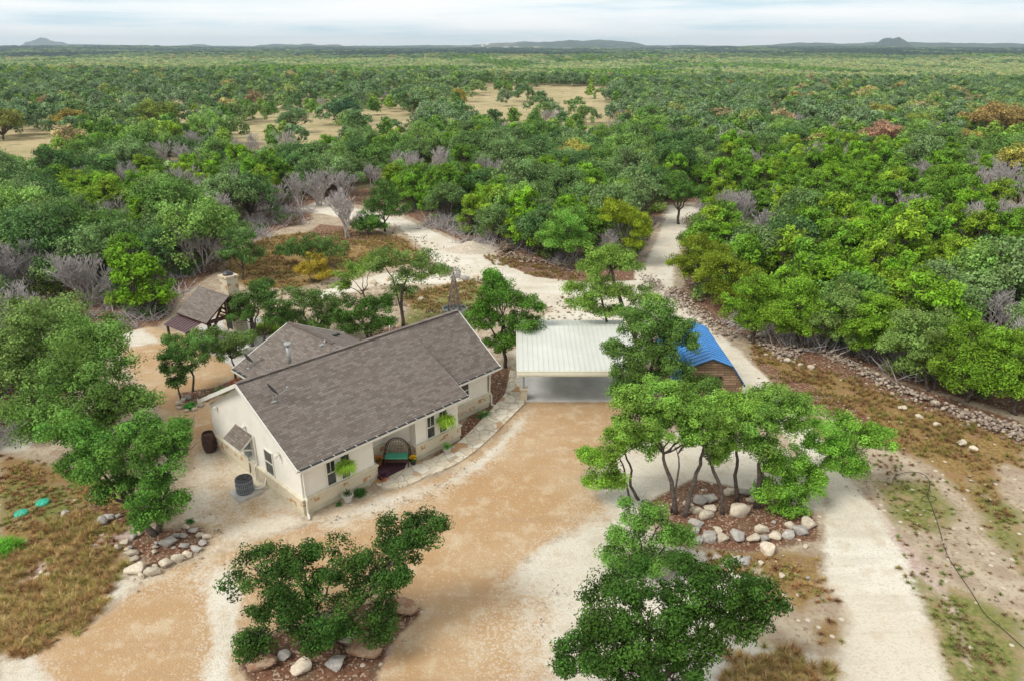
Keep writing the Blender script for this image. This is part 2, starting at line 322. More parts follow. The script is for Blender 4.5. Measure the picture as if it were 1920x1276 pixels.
# ------------------------------------------------------------------ object helpers
def tag(o, label=None, cat=None, group=None, kind=None):
    if label: o['label'] = label
    if cat: o['category'] = cat
    if group: o['group'] = group
    if kind: o['kind'] = kind
    return o
def empty(name, loc=(0, 0, 0), rz=0.0, label=None, cat=None, group=None):
    o = bpy.data.objects.new(name, None); COL.objects.link(o); o.empty_display_size = .2
    o.location = loc; o.rotation_euler = (0, 0, rz); return tag(o, label, cat, group)
class MB:
    def __init__(s): s.v = []; s.f = []; s.uv = []; s.mi = []; s.sm = []; s.m = 0; s.smooth = False
    def face(s, pts, uv=None):
        n = len(s.v); s.v += [tuple(p) for p in pts]; s.f.append(tuple(range(n, n + len(pts))))
        if uv is None:
            a, b_, c_ = Vector(pts[0]), Vector(pts[1]), Vector(pts[2])
            nn = (b_ - a).cross(c_ - a)
            if abs(nn.z) > .9 * nn.length: uv = [(p[0], p[1]) for p in pts]
            else:
                t = Vector((-nn.y, nn.x, 0)).normalized(); uv = [(Vector(p).dot(t), p[2]) for p in pts]
        s.uv.append(uv); s.mi.append(s.m); s.sm.append(s.smooth)
    def mesh(s, vs, fs, uv=None):
        n = len(s.v); s.v += [tuple(p) for p in vs]
        for f in fs:
            s.f.append(tuple(i + n for i in f)); s.uv.append([(vs[i][0] + vs[i][1], vs[i][2]) for i in f]); s.mi.append(s.m); s.sm.append(s.smooth)
    def box(s, x0, x1, y0, y1, z0, z1):
        p = [(x0, y0, z0), (x1, y0, z0), (x1, y1, z0), (x0, y1, z0), (x0, y0, z1), (x1, y0, z1), (x1, y1, z1), (x0, y1, z1)]
        for f in ((0, 3, 2, 1), (4, 5, 6, 7), (0, 1, 5, 4), (1, 2, 6, 5), (2, 3, 7, 6), (3, 0, 4, 7)): s.face([p[i] for i in f])
    def prism(s, poly, z0, z1):
        if sum(poly[i][0] * poly[(i + 1) % len(poly)][1] - poly[(i + 1) % len(poly)][0] * poly[i][1] for i in range(len(poly))) < 0: poly = poly[::-1]
        s.face([(x, y, z1) for x, y in poly]); s.face([(x, y, z0) for x, y in poly[::-1]])
        for i in range(len(poly)):
            a = poly[i]; b = poly[(i + 1) % len(poly)]
            s.face([(*a, z0), (*b, z0), (*b, z1), (*a, z1)])
    def slab(s, pts, t, uv=None):
        "a plane polygon given counter-clockwise from above, thickened downwards by t"
        s.face(pts, uv); q = [(p[0], p[1], p[2] - t) for p in pts]; m0 = s.m; s.m = 1 if s.m == 0 and getattr(s, 'edge', False) else s.m
        s.face(q[::-1])
        for i in range(len(pts)):
            j = (i + 1) % len(pts); s.face([q[i], q[j], pts[j], pts[i]])
        s.m = m0
    def tube(s, pts, rad, n=6, cap=True):
        pts = [Vector(p) for p in pts]; rad = rad if hasattr(rad, '__len__') else [rad] * len(pts)
        rings = []; up = Vector((0, 0, 1)); prev = None
        for i, p in enumerate(pts):
            d = (pts[min(i + 1, len(pts) - 1)] - pts[max(i - 1, 0)])
            d = d.normalized() if d.length > 1e-6 else up
            if prev is None: a = d.orthogonal().normalized()
            else:
                a = prev - d * prev.dot(d); a = a.normalized() if a.length > 1e-4 else d.orthogonal().normalized()
            prev = a; b = d.cross(a)
            rings.append([p + (a * math.cos(2 * PI * k / n) + b * math.sin(2 * PI * k / n)) * rad[i] for k in range(n)])
        vs = [q for r in rings for q in r]; fs = []
        for i in range(len(pts) - 1):
            for k in range(n): fs.append((i * n + k, i * n + (k + 1) % n, (i + 1) * n + (k + 1) % n, (i + 1) * n + k))
        if cap: fs.append(tuple(range(n))[::-1]); fs.append(tuple((len(pts) - 1) * n + k for k in range(n)))
        s.smooth = n > 5; s.mesh(vs, fs); s.smooth = False
    def lathe(s, prof, c=(0, 0, 0), n=16):
        vs = []; fs = []
        for r, z in prof:
            for k in range(n): a = 2 * PI * k / n; vs.append((c[0] + r * math.cos(a), c[1] + r * math.sin(a), c[2] + z))
        for i in range(len(prof) - 1):
            for k in range(n): fs.append((i * n + k, i * n + (k + 1) % n, (i + 1) * n + (k + 1) % n, (i + 1) * n + k))
        fs.append(tuple(range(n))[::-1]); fs.append(tuple((len(prof) - 1) * n + k for k in range(n)))
        s.mesh(vs, fs)
    def bar(s, a, b, w=.05, h=None):
        a = Vector(a); b = Vector(b); d = (b - a).normalized(); up = Vector((0, 0, 1)) if abs(d.z) < .95 else Vector((1, 0, 0))
        x = d.cross(up).normalized() * w / 2; y = x.cross(d).normalized() * (h or w) / 2
        vs = [p + i * x + j * y for p in (a, b) for i, j in ((-1, -1), (1, -1), (1, 1), (-1, 1))]
        s.mesh(vs, [(3, 2, 1, 0), (4, 5, 6, 7), (0, 1, 5, 4), (1, 2, 6, 5), (2, 3, 7, 6), (3, 0, 4, 7)])
    def build(s, name, mats, parent=None, loc=None, rz=0.0):
        me = bpy.data.meshes.new(name); me.from_pydata(s.v, [], s.f)
        u = me.uv_layers.new(name='UVMap'); u.data.foreach_set('uv', [c for f in s.uv for q in f for c in q])
        for m in (mats if isinstance(mats, (list, tuple)) else [mats]): me.materials.append(m)
        me.polygons.foreach_set('material_index', s.mi); me.polygons.foreach_set('use_smooth', s.sm); me.update()
        o = bpy.data.objects.new(name, me); COL.objects.link(o); o.parent = parent
        if loc is not None: o.location = loc
        o.rotation_euler = (0, 0, rz); return o
# ================================================================== GROUND
def P_(l): return [tuple(at(*p).xy) for p in l]
POLY = {
 'white': [
  [(1560,1276),(1600,1150),(1545,1080),(1540,1000),(1555,935),(1510,850),(1400,740),(1340,690),(1230,600),(1200,560),(1205,500),(1232,450),(1255,385),(1312,388),(1300,430),(1265,480),(1262,540),(1345,622),(1450,710),(1530,810),(1590,895),(1650,960),(1700,1050),(1740,1160),(1780,1290),(1560,1300)],
  [(735,415),(748,405),(850,450),(935,478),(1000,508),(1090,522),(1200,500),(1240,560),(1260,660),(1180,690),(980,660),(1000,600),(1040,580),(960,545),(830,512),(800,472)],
  [(560,392),(600,378),(690,395),(745,410),(735,425),(640,408)],
  [(560,560),(640,532),(720,512),(830,506),(900,520),(840,532),(720,532),(640,552),(570,572)],
  [(1110,975),(1040,1005),(985,1050),(960,1090),(1000,1140),(1010,1300),(1100,1300),(1560,1300),(1560,1230),(1360,1190),(1440,1090),(1400,1040),(1250,1010),(1160,960)],
  [(1120,900),(1160,840),(1300,800),(1450,830),(1545,900),(1545,960),(1250,970),(1150,975)],
  [(375,850),(430,820),(520,900),(575,965),(560,985),(470,1010),(400,1030),(350,1000),(350,930)],
  [(370,1060),(430,1050),(450,1120),(430,1290),(380,1290),(400,1180)],
  [(0,1225),(60,1222),(110,1290),(0,1300)],
  [(150,1090),(230,1060),(300,1075),(250,1110),(200,1130)],
  [(180,610),(260,612),(300,640),(250,650)],[(0,800),(60,790),(60,840),(0,850)],
  [(1010,690),(960,690),(962,655),(1000,650)],
  [(600,975),(720,930),(830,905),(930,835),(990,765),(975,800),(900,880),(800,925),(700,960),(620,990)]],
 'tan': [
  [(985,745),(1170,748),(1175,790),(1120,850),(1085,900),(1145,955),(1040,1010),(980,1050),(955,1090),(1005,1140),(1000,1300),(430,1300),(110,1300),(40,1230),(200,1150),(250,1100),(330,1060),(400,1040),(480,1010),(570,985),(700,930),(850,880),(920,810),(960,760)],
  [(240,600),(330,625),(440,640),(500,690),(410,745),(400,800),(390,870),(330,800),(260,720),(215,640)],
  [(300,760),(400,770),(430,850),(380,870),(330,860)]],
 'mulch': [
  [(1200,945),(1300,895),(1440,925),(1525,960),(1540,1010),(1400,1035),(1270,1020)],
  [(238,1030),(252,995),(380,985),(392,1020),(290,1065)],
  [(795,868),(865,800),(918,700),(925,690),(958,690),(948,745),(880,835),(830,868)],
  [(480,1290),(440,1250),(520,1180),(740,1110),(800,1140),(740,1200),(700,1290)],
  [(1400,665),(1480,700),(1600,760),(1720,860),(1600,800),(1480,745)],
  [(1330,598),(1450,660),(1560,700),(1700,755),(1920,830),(1920,790),(1700,720),(1560,670),(1400,600),(1280,540),(1262,545)],
  [(935,470),(1000,478),(1100,500),(1190,505),(1190,525),(1100,530),(1000,518),(935,490)],
  [(330,735),(400,725),(460,700),(470,712),(400,745),(345,762)],[(190,640),(300,600),(340,560),(300,540),(150,600)],
  [(100,960),(200,940),(260,960),(240,985),(110,1000)], [(640,655),(720,615),(760,610),(740,640),(690,660)], [(600,420),(700,430),(760,450),(640,450),(520,475)]],
 'brown': [
  [(1400,640),(1560,695),(1700,748),(1920,825),(1920,880),(1700,800),(1560,735),(1440,685)],
  [(0,850),(90,870),(210,905),(262,960),(232,1000),(232,1060),(215,1110),(150,1180),(60,1232),(0,1225)],
  [(1400,640),(1480,690),(1560,715),(1700,765),(1860,830),(1880,960),(1920,1080),(1920,1000),(1840,960),(1760,880),(1640,820),(1500,740),(1420,690)],
  [(1290,1030),(1440,1030),(1545,1040),(1540,1090),(1430,1150),(1380,1110)],
  [(1340,1290),(1370,1210),(1460,1200),(1560,1240),(1570,1290)],[(1470,1110),(1520,1090),(1545,1110),(1500,1150)],[(1530,1170),(1570,1160),(1575,1200),(1540,1210)],
  [(430,470),(520,440),(640,430),(760,445),(800,490),(660,510),(560,540),(470,540),(420,520)],
  [(750,555),(890,520),(935,525),(930,560),(780,590)],[(900,478),(960,480),(1100,520),(1060,530),(930,500)],
  [(60,1010),(230,990),(230,1060),(100,1120)]],
 'green': [
  [(1720,1120),(1790,1100),(1920,1160),(1930,1300),(1785,1300),(1745,1200)],
  [(0,900),(120,910),(160,960),(60,990),(0,980)],
  [(770,575),(880,530),(925,540),(900,590),(800,612),(750,610)],
  [(1400,690),(1460,720),(1560,800),(1620,900),(1580,880),(1500,790)],
  [(1640,900),(1740,900),(1800,960),(1760,1000),(1680,980)],[(1700,1020),(1740,1100),(1720,1130),(1680,1060)],[(1820,900),(1920,960),(1920,1060),(1850,1000)]],
 'pink': [[(20,1080),(120,1030),(240,990),(250,1002),(150,1045),(30,1100)],[(560,1290),(560,1210),(640,1200),(720,1180),(760,1230),(700,1290)],[(1620,930),(1700,1010),(1790,1130),(1830,1290),(1760,1100),(1690,1060),(1650,1000)]],
}
MIX = [[(370,830),(430,820),(520,900),(572,960),(540,985),(470,1010),(380,1040),(340,1000),(350,930)],[(950,1080),(1040,1060),(1080,1160),(1060,1290),(930,1290),(900,1180)],[(590,985),(720,935),(850,890),(860,905),(720,965),(610,1000)],[(230,1090),(330,1060),(420,1040),(430,1070),(300,1110)],[(1080,960),(1150,940),(1160,985),(1060,1015)]]
CLEAR = P_([(-60,880),(0,850),(60,800),(100,790),(190,640),(300,612),(322,585),(330,560),(420,500),(440,455),(520,432),(590,412),(575,388),(600,374),(700,388),(750,398),(850,446),(930,474),(1000,490),(1100,512),(1180,508),(1212,460),(1235,410),(1262,380),(1315,380),(1310,410),(1275,470),(1285,540),(1340,592),(1460,645),(1570,668),(1700,718),(1920,778),(2100,830),(2700,1000),(3000,1330),(-900,1330)])
def sdist(X, Y, poly):
    "signed distance, positive inside"
    d = np.full(X.shape, 1e9); ins = np.zeros(X.shape, bool); n = len(poly)
    for i in range(n):
        x0, y0 = poly[i]; x1, y1 = poly[(i + 1) % n]
        ex, ey = x1 - x0, y1 - y0; L = ex * ex + ey * ey + 1e-9
        t = np.clip(((X - x0) * ex + (Y - y0) * ey) / L, 0, 1)
        d = np.minimum(d, np.hypot(X - x0 - t * ex, Y - y0 - t * ey))
        c = ((y0 > Y) != (y1 > Y)) & (X < ex * (Y - y0) / (ey if abs(ey) > 1e-9 else 1e-9) + x0); ins ^= c
    return np.where(ins, d, -d)
def make_ground():
    s = .3; xs = np.arange(-66, 66.1, s); ys = np.arange(14, 118.1, s)
    X, Y = np.meshgrid(xs, ys); ny, nx = X.shape
    msk = {}
    for k, polys in POLY.items():
        m = np.full(X.shape, -9.0)
        for p in polys: m = np.maximum(m, sdist(X, Y, P_(p)))
        w = {'white': .9, 'tan': .9, 'mulch': .7, 'brown': 1.4, 'green': 1.6, 'pink': .7}[k]
        msk[k] = np.clip(.5 + m / (2 * w), 0, 1)
    for p in MIX: d_ = sdist(X, Y, P_(p)); k_ = np.clip(.5 + d_ / 3, 0, 1); msk['white'] = msk['white'] * (1 - k_) + .47 * k_; msk['tan'] = np.maximum(msk['tan'], k_)
    bed = np.clip(msk['mulch'] * 1.6 - .3, 0, 1); msk['white'] *= 1 - bed; msk['tan'] *= 1 - bed
    forest = np.clip(.5 - sdist(X, Y, CLEAR) / 2.0, 0, 1)
    msk['mulch'] = np.maximum(msk['mulch'], forest * .95 * (1 - msk['white'] * .9))
    z = (fbm(X / 2.2, Y / 2.2, 1, 3) - .5) * .10 * (1 - .6 * np.maximum(msk['white'], msk['tan']))
    z -= .0
    house = np.clip(sdist(X, Y, P_([(400,860),(560,990),(900,830),(1180,770),(1250,640),(960,640),(700,640),(440,700)])) / 2 + .5, 0, 1)
    z = z * (1 - house) - .03
    cls = np.zeros(X.shape, int); cls[msk['tan'] > .5] = 1; cls[msk['white'] > .5] = 2
    V = np.stack([X, Y, z], -1).reshape(-1, 3)
    cA = np.stack([msk['white'], msk['tan'], msk['mulch'], np.ones_like(X)], -1).reshape(-1, 4)
    cB = np.stack([msk['brown'], msk['green'], msk['pink'], np.ones_like(X)], -1).reshape(-1, 4)
    idx = np.arange(ny * nx).reshape(ny, nx)
    Q = np.stack([idx[:-1, :-1], idx[:-1, 1:], idx[1:, 1:], idx[1:, :-1]], -1).reshape(-1, 4)
    qc = cls[:-1, :-1].reshape(-1)
    for c, name, lab in ((0, 'ground', ''), (1, 'driveway', ''), (2, 'gravel_road', '')):
        q = Q[qc == c]; used, inv = np.unique(q, return_inverse=True); inv = inv.reshape(-1, 4)
        me = bpy.data.meshes.new(name); me.vertices.add(len(used)); me.vertices.foreach_set('co', V[used].ravel())
        me.loops.add(inv.size); me.loops.foreach_set('vertex_index', inv.ravel().astype(np.int32)); me.polygons.add(len(inv))
        me.polygons.foreach_set('loop_start', np.arange(0, inv.size, 4, dtype=np.int32)); me.update(calc_edges=True)
        for an, arr in (('mA', cA), ('mB', cB)):
            a = me.attributes.new(an, 'FLOAT_COLOR', 'POINT'); a.data.foreach_set('color', arr[used].ravel())
        me.polygons.foreach_set('use_smooth', [True] * len(inv)); me.materials.append(M['land'])
        o = bpy.data.objects.new(name, me); COL.objects.link(o)
        tag(o, {'ground': 'stony scrub soil with leaf litter and dry grass around the yard', 'driveway': 'tan crushed granite drive sweeping in front of the house', 'gravel_road': 'pale caliche gravel track winding past the shed'}[name], None, None, 'structure')
    # land to the horizon: polar sheet that passes just below the near sheet
    rr = np.concatenate([[3], np.geomspace(12, 9600, 220)]); aa = np.linspace(-PI, PI, 361)
    R, Aa = np.meshgrid(rr, aa); X = R * np.sin(Aa); Y = R * np.cos(Aa)
    Z = gz(X, Y) - np.where(R < 170, .35, .0)
    V = np.stack([X, Y, Z], -1).reshape(-1, 3); na, nr = X.shape
    idx = np.arange(na * nr).reshape(na, nr)
    Q = np.stack([idx[:-1, :-1], idx[1:, :-1], idx[1:, 1:], idx[:-1, 1:]], -1).reshape(-1, 4)[:, ::-1]
    me = bpy.data.meshes.new('land'); me.vertices.add(len(V)); me.vertices.foreach_set('co', V.ravel()); me.loops.add(Q.size)
    me.loops.foreach_set('vertex_index', np.ascontiguousarray(Q).ravel().astype(np.int32)); me.polygons.add(len(Q)); me.polygons.foreach_set('loop_start', np.arange(0, Q.size, 4, dtype=np.int32))
    me.update(calc_edges=True); me.validate()
    a = me.attributes.new('far', 'FLOAT', 'POINT'); a.data.foreach_set('value', np.ones(len(V)))
    me.polygons.foreach_set('use_smooth', [True] * len(Q)); me.materials.append(M['land'])
    o = bpy.data.objects.new('terrain', me); COL.objects.link(o); tag(o, 'dry meadow land rolling away to the horizon', None, None, 'structure')
make_ground()
def px_flag():
    pts = [(957,684),(972,688),(974,720),(977,738),(990,750),(968,772),(935,806),(888,850),(838,880),(800,892),(768,910),(727,917),(703,909),(697,893),(722,876),(748,868),(788,866),(803,864),(845,842),(880,812),(912,778),(938,750),(950,735)]
    return P_(pts)
def smooth_poly(p, it=2):
    for _ in range(it):
        q = []
        for i in range(len(p)):
            a = p[i]; b = p[(i + 1) % len(p)]
            q += [(a[0] * .75 + b[0] * .25, a[1] * .75 + b[1] * .25), (a[0] * .25 + b[0] * .75, a[1] * .25 + b[1] * .75)]
        p = q
    return p
b = MB(); b.prism(smooth_poly(px_flag()), -.08, .07); o = b.build('path', M['flag']); tag(o, 'cream and rust flagstone walk curving from porch to carport', None, None, 'structure')
# ================================================================== HOUSE
HA = math.radians(46.3); HO = (-10.09, 29.10, 0)
house = empty('house', HO, HA, 'single-storey cream house with brown shingle roof and limestone base', 'house')
def hw(u, v, z=0):
    return Vector((HO[0] + u * math.cos(HA) - v * math.sin(HA), HO[1] + u * math.sin(HA) + v * math.cos(HA), z))
FP = [(0,0),(4.2,0),(4.2,1.5),(5.9,1.5),(7.0,.55),(7.0,0),(10.1,0),(10.1,1.75),(14.2,1.75),(14.2,9.4),(10.7,9.4),(10.7,12.3),(3.6,12.3),(3.6,9.4),(0,9.4)]
RZ, RV, EZ = 5.6, 4.8, 2.86
w = MB(); w.prism(FP, 0, 2.78)
def gable(u0, u1, va, za, vb, zb):   # gable wall panel between two u's
    w.mesh([(u0, va, 2.781), (u0, vb, 2.781), (u0, RV, RZ - .16), (u1, va, 2.781), (u1, vb, 2.781), (u1, RV, RZ - .16)], [(0, 1, 2), (5, 4, 3), (0, 3, 4, 1), (1, 4, 5, 2), (2, 5, 3, 0)][:])
gable(0.0, .2, .35, 0, 9.2, 0); gable(14.0, 14.2, 2.1, 0, 9.2, 0)
w.mesh([(3.8, 12.1, 2.781), (10.5, 12.1, 2.781), (7.1, 12.1, 4.5), (3.8, 12.3, 2.781), (10.5, 12.3, 2.781), (7.1, 12.3, 4.5)], [(0, 1, 2), (5, 4, 3), (0, 3, 4, 1), (1, 4, 5, 2), (2, 5, 3, 0)])
w.build('wall', M['stucco'], house)
# limestone wainscot and its ledge follow the outline
def offset(poly, d):
    n = len(poly); out = []
    for i in range(n):
        p0, p1, p2 = Vector(poly[i - 1]), Vector(poly[i]), Vector(poly[(i + 1) % n])
        e1 = (p1 - p0).normalized(); e2 = (p2 - p1).normalized(); n1 = Vector((e1.y, -e1.x)); n2 = Vector((e2.y, -e2.x))
        k = (n1 + n2); k = k / max(.3, k.dot(n1)) if k.length > .01 else n1
        out.append(tuple(p1 + k * d))
    return out
b = MB(); b.prism(offset(FP, .11), .26, .86); b.build('stone_base', M['stone'], house)
b = MB(); b.prism(offset(FP, .16), .862, .95); b.build('stone_ledge', plain('ledge_stone', (.68, .61, .47), .8, .1, 4), house)
b = MB(); b.prism(offset(FP, .06), -.1, .258); b.build('foundation', plain('foundation_concrete', (.60, .55, .40), .85, .1, 2), house)
# roof planes
def slope_uv(p, axis):  # axis 0: eaves run along u
    return None
r = MB(); r.edge = True
def plane(pts, along):
    p = [Vector(q) for q in pts]; a = Vector(along).normalized(); nrm = (p[1] - p[0]).cross(p[2] - p[0]).normalized(); s = nrm.cross(a)
    r.slab(pts, .13, [(q.dot(a), q.dot(s)) for q in p])
plane([(-.32, -.45, EZ), (10.5, -.45, EZ), (10.5, RV, RZ), (-.32, RV, RZ)], (1, 0, 0))
zb = RZ - (RZ - EZ) * (RV - 1.05) / (RV - 1.05)
plane([(10.502, 1.05, EZ), (14.6, 1.05, EZ), (14.6, RV, RZ), (10.502, RV, RZ)], (1, 0, 0))
plane([(14.6, RV + .003, RZ), (14.6, 10.05, EZ), (-.32, 10.05, EZ), (-.32, RV + .003, RZ)], (1, 0, 0))
r.build('roof', [M['shingle'], M['white']], house)
r = MB(); r.edge = True
WZ = 4.75
plane([(7.1, 7.2, WZ), (7.1, 12.75, WZ), (3.1, 12.75, EZ - .02), (3.1, 7.2, EZ - .02)], (0, 1, 0))
plane([(7.103, 7.2, WZ), (11.15, 7.2, EZ - .02), (11.15, 12.75, EZ - .02), (7.103, 12.75, WZ)], (0, 1, 0))
o = r.build('roof', [M['shingle'], M['white']], house); o['label'] = 'rear wing gable roof of the house'
b = MB()
b.bar((-.32, RV, RZ + .02), (14.6, RV, RZ + .02), .26, .035); b.bar((7.1, 7.6, WZ + .02), (7.1, 12.75, WZ + .02), .24, .035)
b.build('ridge_cap', M['shingle'], house)
# rakes, fascias, gutters
def fascia_bar(b, p, q, t=.05, h=.2, dz=-.1):
    b.bar((p[0], p[1], p[2] + dz), (q[0], q[1], q[2] + dz), t, h)
for prs in ([((-.35, -.45, EZ), (-.35, RV, RZ)), ((-.35, RV, RZ), (-.35, 10.05, EZ))], [((14.63, 1.05, EZ), (14.63, RV, RZ)), ((14.63, RV, RZ), (14.63, 10.05, EZ))], [((3.1, 12.78, EZ), (7.1, 12.78, WZ)), ((7.1, 12.78, WZ), (11.15, 12.78, EZ))]):
    b = MB()
    for p_, q_ in prs: fascia_bar(b, p_, q_)
    b.build('fascia', M['white'], house)
b = MB(); fascia_bar(b, (10.53, -.45, EZ), (10.53, RV, RZ - .06), .05, .1); b.build('fascia', M['white'], house)
def gutter(a, c, out, name='gutter', brackets=True):
    a = Vector(a); c = Vector(c); out = Vector(out); L = (c - a).length; d = (c - a) / L
    b = MB(); w_ = .17
    b.bar(a + out * .01 - Vector((0, 0, .05)), c + out * .01 - Vector((0, 0, .05)), .02, .13)
    b.bar(a + out * w_ - Vector((0, 0, .05)), c + out * w_ - Vector((0, 0, .05)), .02, .12)
    b.bar(a + out * w_ / 2 - Vector((0, 0, .11)), c + out * w_ / 2 - Vector((0, 0, .11)), w_, .02)
    b.m = 1
    b.bar(a + out * w_ / 2 - Vector((0, 0, -.018)), c + out * w_ / 2 - Vector((0, 0, -.018)), w_ + .004, .012)
    b.m = 0
    if brackets:
        n = int(L / .62)
        for i in range(n + 1):
            p = a + d * (L * i / n); b.bar(p - out * .03 + Vector((0, 0, .031)), p + out * (w_ + .01) + Vector((0, 0, .031)), .02, .01)
    return b.build(name, [M['white'], M['black']], house)
gutter((-.3, -.46, EZ - .02), (10.5, -.46, EZ - .02), (0, -1, 0)); gutter((10.55, 1.04, EZ - .02), (14.6, 1.04, EZ - .02), (0, -1, 0))
gutter((-.3, 10.06, EZ - .02), (3.0, 10.06, EZ - .02), (0, 1, 0)); gutter((3.09, 10.2, EZ - .04), (3.09, 12.7, EZ - .04), (-1, 0, 0))
def downspout(pts, r=.045):
    b = MB()
    for p, q in zip(pts, pts[1:]): b.bar(p, q, r * 2, r * 1.6)
    return b.build('downspout', M['white'], house)
downspout([(.12, -.5, 2.75), (.12, -.09, 2.5), (.12, -.07, 1.0), (.05, -.22, .85), (.05, -.2, .15), (-.1, -.55, .06)])
downspout([(14.3, 1.0, 2.75), (14.3, 1.6, 2.5), (14.3, 1.68, 1.0), (14.35, 1.56, .8), (14.35, 1.56, .12), (14.5, 1.2, .05)])
downspout([(-.06, 4.35, 2.7), (-.06, 4.35, 1.05), (-.2, 4.35, .9), (-.2, 4.35, .1)], .035)
# windows
def window(u0, u1, z0, z1, plane_, face='v', sash=2):
    "frame + glass standing on a wall; face v: wall runs along u at v=plane_, face u: along v at u=plane_"
    def T(a, d, z): return (a, plane_ - d, z) if face == 'v' else (plane_ - d, a, z)
    fr = MB()
    def bx(a0, a1, d0, d1, c0, c1):
        p0 = T(a0, d0, c0); p1 = T(a1, d1, c1)
        fr.box(min(p0[0], p1[0]), max(p0[0], p1[0]), min(p0[1], p1[1]), max(p0[1], p1[1]), c0, c1)
    n = sash; t = .055; W_ = (u1 - u0)
    if n == 2: parts = [(u0, u0 + W_ * .41), (u1 - W_ * .41, u1)]
    else: parts = [(u0, u1)]
    gl = MB()
    if n == 2: bx(parts[0][1], parts[1][0], .002, .05, z0, z1)
    for a, c in parts:
        bx(a, a + t, .002, .06, z0 + t, z1 - t); bx(c - t, c, .002, .06, z0 + t, z1 - t)
        bx(a, c, .002, .063, z1 - t, z1); bx(a, c, .002, .063, z0, z0 + t)
        bx(a + t, c - t, .002, .05, (z0 + z1) / 2 - .025, (z0 + z1) / 2 + .025)
        if n == 2: bx((a + c) / 2 - .012, (a + c) / 2 + .012, .006, .03, (z0 + z1) / 2 + .025, z1 - t)
        p0 = T(a + t, .004, z0 + t); p1 = T(c - t, .02, z1 - t)
        gl.box(min(p0[0], p1[0]), max(p0[0], p1[0]), min(p0[1], p1[1]), max(p0[1], p1[1]), z0 + t, z1 - t)
    f = fr.build('window', M['white'], house); gl.build('pane', M['glass'], f); return f
window(1.35, 2.75, .96, 2.35, 0); window(7.75, 9.25, .96, 2.35, 0); window(11.6, 12.6, 1.3, 2.25, 1.75, 'v', 1)
window(2.55, 3.4, .96, 2.4, 0, 'u', 1)
# porch: door, dark mat
b = MB(); b.box(4.17, 4.215, .35, 1.3, .08, 2.12)
b = MB(); b.box(4.205, 4.25, .35, 1.3, .08, 2.12); b.build('door', plain('dark_door', (.05, .03, .03), .5, .3), house)
b = MB(); b.prism([(4.3, -.3), (5.9, -.3), (6.6, .3), (5.85, 1.35), (4.3, 1.35)], .071, .09); o = b.build('doormat', plain('dark_red_mat', (.07, .022, .03), .9, .3)); o.location = HO; o.rotation_euler = (0, 0, HA)
tag(o, 'dark maroon porch mat laid at the front door', 'doormat')
# awning over the side wall
aw = MB(); aw.edge = True
rr_ = r; r = aw
plane([(-.78, 6.35, 2.05), (-.78, 4.5, 2.05), (0.0, 4.5, 2.62), (0.0, 6.35, 2.62)], (0, 1, 0))
r = rr_
a_ = aw.build('awning', [M['shingle'], M['white']], house)
for v in (4.6, 6.25): b = MB(); b.bar((-.02, v, 1.75), (-.66, v, 2.0), .07, .07); b.build('bracket', M['white'], a_)
# vent pipes
b = MB(); p = Vector((3.8, 6.9, 0)); zr = 4.35
b.lathe([(.32, zr - .1), (.3, zr + .05), (.15, zr + .2)], (p.x, p.y, 0)); b.tube([(p.x, p.y, zr), (p.x, p.y, zr + 1.45)], .11, 12)
b.lathe([(.1, 0), (.2, .02), (.22, .1), (.2, .16), (.05, .22)], (p.x, p.y, zr + 1.45)); b.build('flue_pipe', M['steel'], house)
b = MB(); b.tube([(2.7, 7.0, 4.2), (2.7, 7.0, 4.72)], .05, 8); b.build('vent_pipe', M['grey'], house)
b = MB(); b.box(6.55, 6.95, 8.1, 8.35, 4.45, 4.62); b.tube([(6.9, 8.2, 4.5), (6.9, 8.2, 4.85)], .05, 8); b.build('roof_vent', M['steel'], house)
b = MB(); b.box(8.9, 9.35, 10.4, 10.6, 3.85, 3.98); b.build('roof_vent', M['dark'], house)
b = MB(); b.tube([(9.6, 5.3, 5.2), (9.6, 5.3, 5.8)], .04, 8); b.build('vent_pipe', M['steel'], house)
# satellite dishes
def dish(u, v, z, yaw, parent=house):
    e = bpy.data.objects.new('satellite_dish', None); COL.objects.link(e); e.parent = house; e.location = (u, v, z); e.rotation_euler = (0, 0, yaw)
    b = MB(); vs = []; n = 16; R = .36
    prof = [(0, .0), (.5 * R, .02), (.85 * R, .06), (R, .085)]
    for rr, dd in prof[1:]:
        for k in range(n): a = 2 * PI * k / n; vs.append(Vector((rr * math.cos(a), -dd, rr * math.sin(a) * 1.1)))
    c = len(vs); vs.append(Vector((0, 0, 0))); fs = [(c, k, (k + 1) % n) for k in range(n)]
    for i in range(2):
        for k in range(n): fs.append((i * n + k, (i + 1) * n + k, (i + 1) * n + (k + 1) % n, i * n + (k + 1) % n))
    tl = Matrix.Rotation(math.radians(-35), 3, 'X'); vs = [tl @ q + Vector((0, 0, .55)) for q in vs]
    b.mesh(vs, fs); b.mesh([q + Vector((0, .02, .004)) for q in vs], [f[::-1] for f in fs])
    b.build('reflector', M['dark'], e)
    b = MB(); b.bar((0, 0, -.1), (0, .02, .5), .05); b.bar((0, 0, .1), (.0, -.75, .42), .035); b.bar((0, -.75, .36), (0, -.75, .55), .09, .12)
    b.bar((-.2, 0, .0), (0, 0, .3), .02); b.box(-.12, .12, -.12, .12, -.1, -.06); b.build('arm', M['steel'], e)
    return e
dish(.75, 3.2, 4.85, math.radians(75)); dish(3.55, 11.6, 3.12, math.radians(70))
